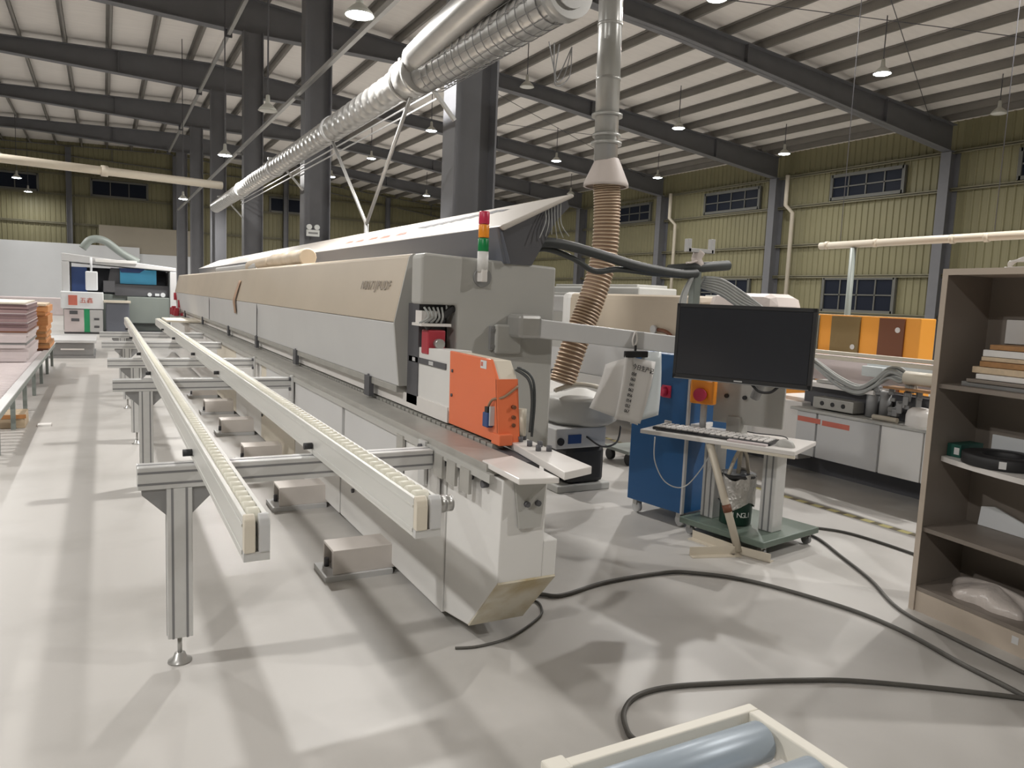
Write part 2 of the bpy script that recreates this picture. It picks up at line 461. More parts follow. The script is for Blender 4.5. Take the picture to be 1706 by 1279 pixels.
# ------------------------------------------------------------------ lamps
def lamp(x, y, z, label, on=True, pw=1.0, k=1.0, group='bell shaped high bay lamps'):
    zr = ztop(x) + 0.17
    t = thing('pendant_lamp', (x, y, z), label, 'lamp', group)
    M().cyl((x, y, z + 0.30 * k), (x, y, zr), 0.012, seg=6).build('cord', 'darkgrey', t)
    M().lathe((x, y, z), [(r_ * k, z_ * k) for r_, z_ in [(0.015, 0.30), (0.035, 0.29), (0.045, 0.16), (0.06, 0.13), (0.0, 0.13)]], 16).build('lamp_housing', 'lampshade', t)
    M().lathe((x, y, z), [(r_ * k, z_ * k) for r_, z_ in [(0.05, 0.14), (0.09, 0.11), (0.15, 0.05), (0.182, 0.0), (0.174, 0.0), (0.145, 0.045), (0.08, 0.10), (0.04, 0.11)]], 24).build('lamp_shade', 'lampshade', t)
    M().lathe((x, y, z), [(r_ * k, z_ * k) for r_, z_ in [(0.0, -0.022), (0.08, -0.018), (0.14, -0.008), (0.168, 0.008), (0.160, 0.016), (0.0, 0.02)]], 24).build('diffuser', 'lampglow' if on else 'lampoff', t)
    if on:
        ld = bpy.data.lights.new('lamp_light', 'AREA')
        ld.shape = 'DISK'; ld.size = 0.26 * k
        ld.energy = LAMP_W * pw
        ld.color = (1.0, 0.97, 0.93)
        lo = bpy.data.objects.new('lamp_light', ld)
        COL.objects.link(lo)
        lo.parent = t
        lo.location = (0, 0, -0.026 * k)
ORD = ['first', 'second', 'third', 'fourth', 'fifth', 'sixth', 'seventh', 'eighth', 'ninth']
ROWS = [
    (-3.3, 5.2, 'the row out of view over the left aisle', [-2.1, 3.6], [], 1.1),
    (-3.05, 5.6, 'the row over the left conveyor', [10.0, 16.6, 25.2, 31.4, 37.6, 43.0], [], 1.2),
    (2.09, 4.0, 'the row beside the dust duct', [7.03, 11.4, 15.7, 24.35], [11.4], 0.82),
    (9.35, 6.75, 'the row just right of the middle columns', [-2.1, 4.2, 10.4, 17.05, 23.3, 29.5, 35.4], [17.05], 2.3),  # the two nearest are unseen, added as fill for the right half
    (14.2, 6.42, 'the row over the middle of the right half', [4.3, 10.7, 17.0, 23.5, 29.6, 35.8], [29.6], 0.85),  # nearest lamp is out of view, added to brighten the right side
    (18.6, 6.30, 'the row nearest the right wall', [10.8, 17.2, 23.3, 29.4], [10.8, 29.4], 0.36),
]
def seen(x, y, z):
    c = cam.matrix_world.inverted() @ Vector((x, y, z))
    return c.z < 0 and abs(c.x / -c.z) < 0.70 and abs(c.y / -c.z) < 0.52
for x, z, nm, ys, off, pw in ROWS:
    i = h_ = 0
    for y in ys:
        st_ = 'unlit' if y in off else 'glowing'
        if seen(x, y, z):
            lab = '%s %s bell lamp from the front, %s' % (ORD[i], st_, nm.replace('the row', 'row')); i += 1
        else:
            lab = '%s out of view bell lamp, %s, %s' % (ORD[h_], st_, nm.replace('the row', 'row').replace(' out of view', '')); h_ += 1
        lamp(x, y, z, lab, y not in off, pw * (0.25 if y > 40 else 0.9 if x == 9.35 and 0 < y < 5 else 1.3 if y < 0 else 1), 0.74 if z < 4.5 else 1.0)

# ------------------------------------------------------------------ main edge banding machine
ma = thing('edge_banding_machine', (1.75, 10.5, 0), 'long white and tan edge banding machine with a raised silver lid and orange guard', 'machine')
YE = 18.7
# end module
b = M().prism([(3.062, 0.80), (2.53, 0.80), (2.546, 0.375), (2.80, 0.10), (3.062, 0.06)], 'x', 1.355, 1.56)
b.prism([(3.062, 0.53), (2.54, 0.53), (2.546, 0.375), (2.80, 0.10), (3.062, 0.06)], 'x', 1.56, 1.625)
endm = b.build('end_base', 'white', ma, 0.006)
M().add([(1.357, 2.540, 0.372), (1.623, 2.540, 0.372), (1.623, 2.795, 0.098), (1.357, 2.795, 0.098),
         (1.357, 2.547, 0.378), (1.623, 2.547, 0.378), (1.623, 2.802, 0.104), (1.357, 2.802, 0.104)],
        [(0, 1, 2, 3), (4, 5, 6, 7), (0, 1, 5, 4), (1, 2, 6, 5), (2, 3, 7, 6), (3, 0, 4, 7)]).build('chamfer_plate', 'mottledcream', endm)
M().prism([(1.40, 0.80), (1.545, 0.80), (1.525, 0.60), (1.43, 0.60)], 'y', 2.515, 2.53).build('bracket_plate', 'grey', endm)
for x in (1.455, 1.505): M().cyl((x, 2.516, 0.70), (x, 2.500, 0.70), 0.012, seg=8).build('bolt', 'darkgrey', endm)
# base covers along the front
segs = [(3.07, 4.77, 0.05, 0.77), (4.79, 6.10, 0.05, 0.36), (6.12, 7.6, 0.05, 0.77), (7.62, 9.2, 0.05, 0.77), (9.22, 10.9, 0.05, 0.77), (10.92, 13.0, 0.05, 0.77), (13.02, 15.6, 0.05, 0.77), (15.62, YE, 0.05, 0.77)]
for i, (a, c, z0, z1) in enumerate(segs):
    o = M().box(1.345 if i else 1.35, 1.375, a, c, z0, z1).build('base_cover', 'white' if i not in (2, 4) else 'cream', ma, 0.004)
    if i in (0, 2):
        s_ = M()
        for y in (a + 0.35, a + 0.9, a + 1.4): s_.cyl((1.345, y, 0.42 - 0.1 * (y - a)), (1.332, y, 0.42 - 0.1 * (y - a)), 0.014, seg=8)
        s_.build('latch', 'darkgrey', o)
fr = M().box(1.42, 1.60, 3.07, YE, 0.06, 0.76).box(1.38, 1.42, 4.77, 6.11, 0.36, 0.40)
fr.build('base_frame', 'grey', ma)
M().box(1.39, 1.418, 4.80, 5.35, 0.42, 0.72).build('open_bay', 'darkgrey', ma)
M().box(1.375, 1.46, 5.40, 6.08, 0.37, 0.62).box(1.36, 1.45, 4.86, 5.3, 0.40, 0.48).build('bay_plate', 'whiteplate', ma, 0.004)
# upper front covers hanging from bed
for i, (a, c) in enumerate(((3.10, 3.52), (3.58, 4.6), (4.66, 6.0), (6.06, 7.2))):
    M().box(1.318, 1.336, a, c, 0.55 if i else 0.50, 0.785).build('bed_cover', 'lightgrey' if i else 'white', ma, 0.003)
# feet
for y in (3.86, 5.24, 6.70, 8.12, 9.52, 11.0):
    g = M().box(1.03, 1.42, y - 0.10, y + 0.10, 0.145, 0.160).box(1.03, 1.42, y - 0.10, y - 0.088, 0.03, 0.15).box(1.03, 1.42, y + 0.088, y + 0.10, 0.03, 0.15).box(1.05, 1.42, y - 0.006, y + 0.006, 0.03, 0.15)
    o = g.build('machine_foot', 'pink', ma, 0.003)
    M().box(0.985, 1.35, y - 0.12, y + 0.12, 0.0, 0.030).build('foot_plate', 'lightgrey', o)
    M().cyl((1.035, y + 0.05, 0.03), (1.035, y + 0.05, 0.075), 0.014, seg=8).build('anchor_bolt', 'darkgrey', o)
# bed
M().box(1.315, 1.485, 2.60, YE, 0.805, 0.85).build('worktop', 'bedsteel', ma, 0.003)
e = M().box(1.305, 1.325, 2.55, YE, 0.785, 0.82)
e.build('worktop_edge', 'grey', ma)
M().prism([(1.312, 2.33), (1.468, 2.30), (1.482, 2.70), (1.325, 2.66)], 'z', 0.832, 0.855).build('infeed_plate', 'whiteplate', ma, 0.004)
for y in (2.72, 2.86, 3.0, 3.5): M().box(1.298, 1.312, y, y + 0.09, 0.70, 0.80).build('edge_clamp', 'bedsteel', ma)
for y in (2.66, 2.80, 2.96, 3.07): M().cyl((1.352, y, 0.755), (1.328, y, 0.755), 0.016, seg=10).build('clamp_bolt', 'darkgrey', ma)
# brackets joining the roller support to the bed
for y in (3.24, 6.05, 7.75):
    o = M().box(1.295, 1.312, y - 0.04, y + 0.04, 0.62, 0.83).build('link_bracket', 'alu', ma, 0.003)
    M().cyl((1.297, y, 0.80), (1.28, y, 0.80), 0.014, seg=8).cyl((1.297, y, 0.72), (1.28, y, 0.72), 0.014, seg=8).build('bracket_bolt', 'darkgrey', o)
# transport chain
M().box(1.487, 1.57, 2.62, YE, 0.78, 0.842).build('chain_bed', 'darkgrey', ma)
ch = M()
y = 2.9
while y < 12.0:
    ch.box(1.492, 1.545, y, y + 0.052, 0.842, 0.862)
    y += 0.065
ch.box(1.492, 1.545, 12.0, YE, 0.842, 0.86)
c_ = ch.build('chain_pads', 'bedsteel', ma); c_['kind'] = 'stuff'
M().box(1.55, 1.566, 2.95, YE, 0.845, 0.872).build('chain_guide', 'black', ma)
bp = M().prism([(1.482, 2.29), (1.64, 2.345), (1.675, 2.9), (1.675, 3.12), (1.575, 3.12), (1.572, 2.9)], 'z', 0.845, 0.876).build('outfeed_plate', 'whiteplate', ma, 0.003)
for (x, yy) in ((1.585, 2.66), (1.625, 2.64), (1.60, 2.76), (1.64, 2.74), (1.61, 2.86), (1.65, 2.90)): M().cyl((x, yy, 0.875), (x, yy, 0.90), 0.012, seg=8).build('plate_bolt', 'darkgrey', bp)
M().box(1.575, 1.70, 3.15, YE, 0.74, 0.86).box(1.70, 2.25, 3.9, YE, 0.66, 0.86).build('rear_bed', 'lightgrey', ma)
# pressure beam below the hood
M().box(1.50, 1.56, 3.42, YE, 0.872, 0.95).build('pressure_strip', 'whiteplate', ma)
pbm = M().box(1.455, 1.60, 4.05, YE, 0.945, 0.985).build('pressure_beam', 'bedsteel', ma, 0.004)
for y in (4.55, 6.6, 8.5, 10.6, 13.6, 16.7):
    M().box(1.44, 1.47, y - 0.05, y + 0.05, 0.865, 0.99).cyl((1.455, y, 0.865), (1.455, y, 1.0), 0.012, seg=8).build('height_clamp', 'darkgrey', pbm)
# hood with tan upper and pale lower faces
HN = 4.02
hood_u = M().prism([(1.50, 1.715), (1.52, 1.73), (2.10, 1.73), (2.10, 1.36), (1.418, 1.345)], 'y', HN, YE).build('hood_upper', 'tan', ma, 0.008)
hood_l = M().prism([(1.418, 1.343), (2.08, 1.343), (2.08, 0.985), (1.455, 0.985)], 'y', HN, YE).build('hood_lower', 'lightgrey', ma, 0.006)
M().prism([(1.50, 1.712), (1.52, 1.728), (2.10, 1.728), (2.06, 0.99), (1.456, 0.99), (1.42, 1.345)], 'y', HN - 0.012, HN).build('hood_end', 'grey', ma)
sl = M()
for y in (6.9, 9.2, 11.6, 14.0): sl.box(1.40, 1.53, y - 0.002, y + 0.002, 0.99, 1.345)
sl = M()
for y in (8.3, 12.4): sl.box(1.416, 1.424, y - 0.004, y + 0.004, 1.0, 1.34)
sl.build('panel_seam', 'darkgrey', hood_l)
nrm = Vector((-0.37, 0, 0.082)).normalized()
up_ = Vector((0.082, 0, 0.37)).normalized()
text('NB671JPUDF', 'lettering', 'greyletter', hood_u, (1.452, 4.76, 1.525), 0.078, axes((0, -1, 0), up_), 0.001, 1.10, 0.12, 'LEFT', 1.22)
# signal tower, grey end cabinet
cab = M()
cab.prism([(1.45, 1.455), (1.45, 1.705), (1.47, 1.722), (2.27, 1.69), (2.27, 0.62), (1.66, 0.62), (1.66, 1.455)], 'y', 3.70, 3.84)
cab.box(1.70, 2.24, 3.84, 4.03, 0.70, 1.66)
cabo = cab.build('end_cabinet', 'grey', ma, 0.02)
M().box(1.50, 1.655, 3.84, 4.0, 0.90, 1.455).build('recess', 'darkgrey', cabo)
M().box(1.46, 1.63, 3.70, 3.84, 1.34, 1.355).box(1.48, 1.57, 3.75, 3.84, 1.355, 1.42).build('recess_shelf', 'whiteplate', cabo)
M().obox((1.58, 3.735, 1.385), (0.20, 0.03, 0.035), 0, -0.62).build('cable_chain', 'black', cabo, 0.008)
rm = M().box(1.50, 1.60, 3.70, 3.8, 1.19, 1.32).build('sensor_block', 'redbox', cabo, 0.008)
M().cyl((1.555, 3.70, 1.25), (1.555, 3.66, 1.25), 0.026, seg=12).build('sensor_dial', 'galv', rm)
wr = M()
for k in range(5): wr.tube([(1.48 + 0.025 * k, 3.72, 1.44), (1.50 + 0.02 * k, 3.70, 1.39), (1.46 + 0.03 * k, 3.73, 1.355)], 0.006, 6, 4)
wr.build('wire_bundle', 'greycable', cabo)
tw = M().cyl((1.783, 3.66, 1.64), (1.783, 3.66, 1.745), 0.030, seg=20).build('signal_tower', 'white', ma)
for nm, z0, z1, mt_ in (('green_lens', 1.745, 1.815, 'green'), ('amber_lens', 1.818, 1.886, 'amberlens'), ('red_lens', 1.889, 1.955, 'red')):
    M().lathe((1.783, 3.66, 0), [(0.0, z0), (0.028, z0), (0.029, z0 + 0.004), (0.029, z1 - 0.006), (0.026, z1), (0.0, z1)], 20).build(nm, mt_, tw)
M().cyl((1.80, 3.70, 1.61), (1.80, 3.685, 1.61), 0.052, seg=20).build('mount_flange', 'gusset', tw)
M().box(1.766, 1.800, 3.63, 3.69, 1.585, 1.65).build('mount_bracket', 'whiteplate', tw, 0.004)
# open lid
ld = M().prism([(1.87, 1.885), (2.32, 2.100), (2.335, 2.085), (1.895, 1.862)], 'y', 3.64, 18.3).build('lid_top', 'silver', ma, 0.01)
M().prism([(1.87, 1.885), (1.895, 1.862), (1.955, 1.69), (1.925, 1.69)], 'y', 3.66, 18.3).build('lid_side', 'bluegrey', ma, 0.006)
M().prism([(1.885, 1.872), (2.31, 2.082), (2.33, 2.03), (2.25, 1.95), (2.10, 1.69), (1.945, 1.69)], 'y', 3.69, 3.70).build('lid_end', 'darkgrey', ma)
dc = M()
for k in range(9):
    y0 = 4.2 + k * 0.13
    xx = 2.22 - 0.012 * k
    zz = 1.885 + (xx - 1.87) * 0.478 + 0.002
    dc.add([(xx, y0, zz), (xx + 0.03, y0 + 0.25, zz + 0.0144), (xx + 0.012, y0 + 0.32, zz + 0.0058), (xx - 0.03, y0 + 0.04, zz - 0.0143)], [(0, 1, 2, 3)])
dc.build('lid_decal', 'ink', ld)
dc2 = M()
for k in range(5):
    y0 = 5.5 + k * 0.35
    xx = 2.02 - 0.01 * (k % 2)
    zz = 1.885 + (xx - 1.87) * 0.478 + 0.002
    dc2.add([(xx, y0, zz), (xx + 0.05, y0 + 0.1, zz + 0.0239), (xx + 0.045, y0 + 0.25, zz + 0.0215), (xx - 0.01, y0 + 0.2, zz - 0.0048)], [(0, 1, 2, 3)])
dc2.build('lid_logo', 'redink', ld)
lw = M()
for k in range(6):
    x0 = 2.16 + 0.02 * k
    lw.tube([(x0, 3.67, 2.0 + 0.01 * k), (x0 - 0.01, 3.64, 1.93), (x0 + 0.018 * (k - 2.5), 3.64, 1.84 + 0.012 * (k % 3))], 0.003, 5, 5)
lw.build('loose_wires', 'greycable', ma)
# beige exhaust hose lying on the hood
hh = M()
pts = [(1.62, 6.9, 1.80), (1.64, 7.8, 1.80), (1.66, 8.7, 1.805)]
hh.tube(pts, 0.0, 14, 26, lambda t: 0.075 + (0.006 if int(t * 200) % 2 else -0.004))
hh.tube([(1.66, 8.7, 1.80), (1.64, 9.2, 1.79), (1.62, 9.9, 1.77)], 0.07, 12, 3)
hh.build('exhaust_hose', 'beigehose', ma)
M().box(1.56, 2.0, 9.3, 12.8, 1.73, 1.80).build('hood_cap', 'lightgrey', ma, 0.02)
# orange guard head
og = M().prism([(3.41, 1.235), (2.965, 1.232), (2.90, 1.150), (2.86, 0.875), (3.40, 0.875)], 'x', 1.50, 1.515).build('guard_head', 'orange', ma, 0.003)
M().prism([(3.41, 1.228), (2.968, 1.226), (2.906, 1.150), (2.865, 0.885), (3.40, 0.885)], 'x', 1.515, 1.605).build('guard_body', 'cream', og, 0.003)
M().add([(1.5, 2.897, 1.15), (1.605, 2.897, 1.15), (1.605, 2.856, 0.875), (1.5, 2.856, 0.875), (1.5, 2.908, 1.15), (1.605, 2.908, 1.15), (1.605, 2.866, 0.875), (1.5, 2.866, 0.875)],
        [(0, 1, 2, 3), (4, 5, 6, 7), (0, 1, 5, 4), (1, 2, 6, 5), (2, 3, 7, 6), (3, 0, 4, 7)]).build('guard_front', 'orange', og)
M().box(1.495, 1.56, 2.84, 2.92, 0.865, 0.915).build('guard_shoe', 'orange', og, 0.004)
sb = M().box(1.47, 1.50, 2.915, 2.965, 0.935, 1.0).build('limit_switch', 'deepblue', og, 0.004)
M().box(1.475, 1.496, 2.925, 2.955, 1.0, 1.025).build('switch_head', 'black', sb)
M().box(1.478, 1.50, 2.905, 2.915, 0.945, 1.03).build('switch_bracket', 'lightgrey', sb)
M().tube([(1.485, 2.94, 1.025), (1.49, 2.91, 1.06), (1.53, 2.88, 1.075), (1.60, 2.885, 1.12)], 0.006, 6, 5).build('switch_cable', 'hose', sb)
M().box(1.4985, 1.4995, 3.00, 3.06, 1.185, 1.222).build('warning_sticker', 'lightlabel', og)
M().box(1.4980, 1.4990, 3.035, 3.055, 1.195, 1.214).build('sticker_mark', 'redink', og)
hs = M()
for z in (1.02, 1.14): hs.cyl((1.501, 3.37, z), (1.494, 3.37, z), 0.008, seg=8)
hs.build('guard_screw', 'darkgrey', og)
fs_ = M()
for z in (0.95, 0.985, 1.03): fs_.cyl((1.575, 2.88, z), (1.575, 2.86, z), 0.009, seg=8)
fs_.build('front_screw', 'brown', og)
cyl_ = M().cyl((1.625, 2.88, 0.90), (1.625, 2.88, 1.02), 0.020, seg=14).build('air_cylinder', 'cream', og)
M().tube([(1.61, 2.93, 1.19), (1.645, 2.87, 1.15), (1.655, 2.85, 1.06), (1.645, 2.84, 0.92)], 0.007, 7, 6).tube([(1.62, 2.93, 1.20), (1.66, 2.87, 1.16), (1.668, 2.85, 1.06), (1.655, 2.84, 0.90)], 0.006, 7, 6).build('air_hose', 'cable', og)
M().cyl((1.625, 2.88, 0.90), (1.625, 2.88, 0.875), 0.008, seg=8).build('cylinder_rod', 'galv', cyl_)
fb = M().prism([(3.41, 1.235), (4.02, 1.215), (4.02, 0.95), (3.41, 0.93)], 'x', 1.506, 1.62).build('fence_beam', 'white', ma, 0.003)
M().box(1.5, 1.506, 3.46, 3.98, 1.135, 1.165).build('beam_slot', 'darkgrey', fb)
M().box(1.498, 1.502, 3.62, 3.68, 1.14, 1.16).box(1.498, 1.502, 3.88, 3.92, 1.14, 1.16).build('slot_slider', 'lightgrey', fb)
# arm that carries the operator terminal
am = M().prism([(2.02, 1.405), (3.14, 1.312), (3.14, 1.205), (2.02, 1.30)], 'y', 3.56, 3.63).build('support_arm', 'lightgrey', ma, 0.006)
M().box(1.96, 2.10, 3.54, 3.70, 1.29, 1.42).build('arm_pivot', 'galv', am, 0.02)
M().box(1.88, 2.04, 3.66, 3.70, 1.20, 1.36).build('arm_mount', 'grey', am, 0.012)
M().box(1.855, 1.885, 3.675, 3.70, 1.22, 1.35).cyl((1.87, 3.676, 1.24), (1.87, 3.668, 1.24), 0.011, seg=8).cyl((1.87, 3.676, 1.33), (1.87, 3.668, 1.33), 0.011, seg=8).build('mount_flange', 'gusset', am)
# far end mechanism
fe = M()
for k in range(14):
    x0 = 1.30 + random.random() * 0.35; y0 = 17.6 + random.random() * 1.2; z0 = 0.7 + random.random() * 0.5
    fe.box(x0, x0 + 0.08, y0, y0 + 0.15, z0, z0 + 0.16)
fe.build('infeed_mechanism', 'redbox', ma)
M().box(0.95, 1.55, 14.3, 15.6, 0.86, 0.89).build('infeed_table', 'cream', ma)

# ------------------------------------------------------------------ brown strip hanging on the hood
def hood_x(z): return 1.418 + (z - 1.345) * 0.2216 if z > 1.345 else 1.418 + (1.345 - z) * 0.1034
t = M().grid(lambda u, v: (hood_x(1.19 + 0.40 * v) - 0.014 - 0.010 * math.sin(3 * v) ** 2, 9.72 + 0.15 * u - 0.10 * v, 1.19 + 0.40 * v), 3, 12)
tag(t.build('packing_strip', 'stripbrown', None, 0, 0.004), 'orange-brown strip of packing hanging down the tan machine hood', 'strip')

# ------------------------------------------------------------------ roller support (two roller rails on five aluminium trestles)
rs = thing('roller_support_table', (0.6, 7.5, 0), 'aluminium roller support with two long rails beside the tan machine', 'conveyor')
def profile_bar(x0, x1, y0, y1, z0, z1, axis, nm, parent):
    """aluminium extrusion: body with recessed dark slots"""
    o = M().box(x0, x1, y0, y1, z0, z1).build(nm, 'alu', parent, 0.004)
    s_ = M(); e = 0.0012; w_ = 0.0042
    if axis == 'x':
        for z in (z0 + (z1 - z0) * 0.25, z0 + (z1 - z0) * 0.75):
            s_.box(x0 + 0.001, x1 - 0.001, y0 - e, y0, z - w_, z + w_).box(x0 + 0.001, x1 - 0.001, y1, y1 + e, z - w_, z + w_)
        for y_ in (y0 + (y1 - y0) * 0.5,): s_.box(x0 + 0.001, x1 - 0.001, y_ - w_, y_ + w_, z1, z1 + e)
    else:
        for x in (x0 + (x1 - x0) * 0.22, x0 + (x1 - x0) * 0.78):
            s_.box(x - w_, x + w_, y0 - e, y0, z0, z1)
        s_.box(x0 - e, x0, (y0 + y1) / 2 - w_, (y0 + y1) / 2 + w_, z0, z1)
        s_.box(x1, x1 + e, (y0 + y1) / 2 - w_, (y0 + y1) / 2 + w_, z0, z1)
    s_.build('profile_slot', 'aludark', o)
    return o
bars = [(3.15, 0.10, 0.20), (6.10, 0.045, 0.215), (7.82, 0.02, 0.21), (10.13, -0.03, 0.19), (12.1, -0.06, 0.18)]
for y, xl, lx in bars:
    profile_bar(xl, 1.30, y - 0.045, y + 0.045, 0.722, 0.81, 'x', 'crossbar', rs)
    lg = profile_bar(lx, lx + 0.092, y - 0.045, y + 0.045, 0.115, 0.722, 'z', 'leg', rs)
    M().cyl((lx + 0.046, y, 0.02), (lx + 0.046, y, 0.115), 0.009, seg=10).lathe((lx + 0.046, y, 0), [(0.0, 0.04), (0.02, 0.036), (0.028, 0.014), (0.045, 0.006), (0.046, 0.0), (0, 0)], 18).build('levelling_foot', 'galv', lg)
    for s0, s1 in ((lx, lx - 0.085), (lx + 0.092, lx + 0.177)):
        M().prism([(s0, 0.722), (s1, 0.722), (s1, 0.70), (s0, 0.615)], 'y', y - 0.03, y + 0.03).build('gusset', 'gusset', lg)
    for xx in (0.297, 0.765): M().cyl((xx, y, 0.85), (xx - 0.035, y, 0.85), 0.014, seg=10).build('clamp_knob', 'black', rs)
rail_n = 0
for x0, x1, yN, yF_ in ((0.300, 0.364, 1.95, 14.35), (0.768, 0.845, 1.97, 14.2)):
    tk = 0.013
    g = M().box(x0, x0 + tk, yN, yF_, 0.835, 0.925).box(x1 - tk, x1, yN, yF_, 0.835, 0.925).box(x0, x1, yN, yF_, 0.812, 0.838)
    g.box(x0 - 0.003, x0, yN, yF_, 0.826, 0.838).box(x0 - 0.003, x0, yN, yF_, 0.898, 0.906)
    rl = g.build('roller_rail', 'alurail', rs, 0.002)
    mid = (x0 + x1) / 2
    def capm(a, c):
        cp = M()
        cp.prism([(yN - 0.028, 0.835), (yN, 0.835), (yN, 0.932), (yN - 0.012, 0.932), (yN - 0.024, 0.922), (yN - 0.028, 0.905)], 'x', a, c)
        return cp
    capm(x0, mid - 0.004).build('end_cap', 'cream', rl, 0.004)
    capm(mid + 0.004, x1).build('end_cap', 'lightgrey', rl, 0.004)
    M().box(x0, x1, yN - 0.022, yN - 0.002, 0.812, 0.836).build('end_plate', 'alu', rl)
    pitch = 0.058
    r0 = None
    nr = int((yF_ - yN - 0.06) / pitch)
    for k in range(min(nr, 99)):
        yk = yN + 0.05 + k * pitch
        if r0 is None:
            r0 = M().lathe((mid, yk, 0.912), [(0.0, -(x1 - x0) / 2 + tk + 0.002), (0.019, -(x1 - x0) / 2 + tk + 0.002), (0.0225, -(x1 - x0) / 2 + tk + 0.006), (0.0225, (x1 - x0) / 2 - tk - 0.006), (0.019, (x1 - x0) / 2 - tk - 0.002), (0.0, (x1 - x0) / 2 - tk - 0.002)], 14, 'x').build('roller', 'roller', rl)
        else:
            c = r0.copy(); COL.objects.link(c); c.location = (0, yk - (yN + 0.05), 0)
    rest = M()
    for k in range(99, nr):
        yk = yN + 0.05 + k * pitch
        rest.cyl((x0 + tk + 0.002, yk, 0.912), (x1 - tk - 0.002, yk, 0.912), 0.0225, seg=8)
    o = rest.build('roller', 'roller', rl); o['kind'] = 'stuff'
M().cyl((0.845, 1.99, 0.895), (0.872, 1.99, 0.895), 0.026, seg=16).cyl((0.868, 1.99, 0.895), (0.895, 1.99, 0.895), 0.024, seg=16).build('rail_knob', 'galv', rs)

# ------------------------------------------------------------------ dust ducts overhead
du = thing('dust_duct', (2.5, 12.0, 0), 'large galvanised dust duct running along the middle columns', 'duct')
g = M()
def spiral(t, n, r, a=0.004): return r + (a if int(t * n) % 2 else -a)
prof, t_ = [], 6.75
while t_ < 20.2:
    prof += [(0.134, t_), (0.134, t_ + 0.17), (0.141, t_ + 0.18), (0.141, t_ + 0.21)]
    t_ += 0.22
g.lathe((2.5, 0, 3.475), prof, 24, 'y')
g.lathe((2.5, 0, 3.475), [(0.0, 20.19), (0.134, 20.19), (0.134, 20.23)], 24, 'y')
main = g.build('main_duct', 'galv', du)
for y in (9.4, 12.9, 16.3): M().cyl((2.5, y, 3.475), (2.5, y + 0.10, 3.475), 0.152, seg=24).build('duct_collar', 'lightgrey', main)
M().cyl((2.5, 6.55, 3.46), (2.5, 6.85, 3.46), 0.17, seg=28).cyl((2.5, 6.50, 3.46), (2.5, 6.56, 3.46), 0.185, seg=28).cyl((2.5, 6.84, 3.46), (2.5, 6.88, 3.46), 0.185, seg=28).build('junction_collar', 'galv', du)
M().tube([(2.44, 6.5, 3.55), (2.38, 5.2, 3.60), (2.34, 2.9, 3.66)], 0.125, 22, 6).build('smooth_branch', 'galv', du)
me_ = M()
me_.tube([(2.54, 6.5, 3.44), (2.56, 5.9, 3.43), (2.56, 4.25, 3.40)], 0.0, 22, 30, lambda t: 0.142 + (0.006 if int(t * 60) % 2 else -0.003))
me_.build('flexible_branch', 'galv', du)
ms = M()
for k in range(16):
    y = 4.35 + k * 0.13
    ms.tube([(2.56 + 0.152 * math.cos(a * math.pi / 8), y, 3.405 + 0.152 * math.sin(a * math.pi / 8)) for a in range(17)], 0.004, 5)
for k in range(12):
    a = k * math.pi / 6
    ms.cyl((2.56 + 0.152 * math.cos(a), 4.3, 3.405 + 0.152 * math.sin(a)), (2.56 + 0.152 * math.cos(a), 6.4, 3.43 + 0.152 * math.sin(a)), 0.003, seg=5)
ms.build('wire_mesh', 'gusset', du)
M().cyl((2.56, 4.16, 3.40), (2.56, 4.26, 3.40), 0.165, seg=26).cyl((2.56, 4.14, 3.40), (2.56, 4.16, 3.40), 0.11, seg=26).build('end_ring', 'galv', du)
for k in range(1, 4):
    y = FR[k] - 0.16
    b_ = M().obox((2.80, y - 0.2, 3.40 - 0.05), (0.03, 0.04, 0.5), 0, -0.75).box(2.40, 2.99, y - 0.22, y - 0.18, 3.60, 3.635)
    b_.build('wall_bracket', 'galv', du)
tr = M()
for k in range(4): tr.cyl((2.955, 7.2, 3.45 + 0.085 * k), (2.955, 19.5, 3.50 + 0.085 * k), 0.010, seg=6)
tag(tr.build('conduit_run', 'lightgrey'), 'bundle of thin pale conduits running beneath the main dust duct', 'conduit')
vs_ = thing('duct_prop', (2.52, 8.08, 0), 'thin V shaped prop rising behind the machine lid to the dust duct', 'prop')
M().cyl((2.52, 8.08, 2.24), (2.50, 6.72, 3.33), 0.020, seg=8).build('strut', 'galv', vs_)
M().cyl((2.52, 8.08, 2.24), (2.50, 9.48, 3.35), 0.020, seg=8).build('strut', 'galv', vs_)
M().cyl((2.52, 8.08, 0.0), (2.52, 8.08, 2.26), 0.025, seg=8).build('post', 'galv', vs_)
# cross pipe toward the left
tag(M().cyl((2.36, 18.2, 3.74), (-6.2, 16.6, 3.74), 0.085, seg=14).cyl((0.0, 17.76, 3.74), (0.12, 17.78, 3.74), 0.11, seg=14).build('branch_pipe', 'pipe'), 'long pale pipe crossing to the left edge from the duct end', 'pipe')
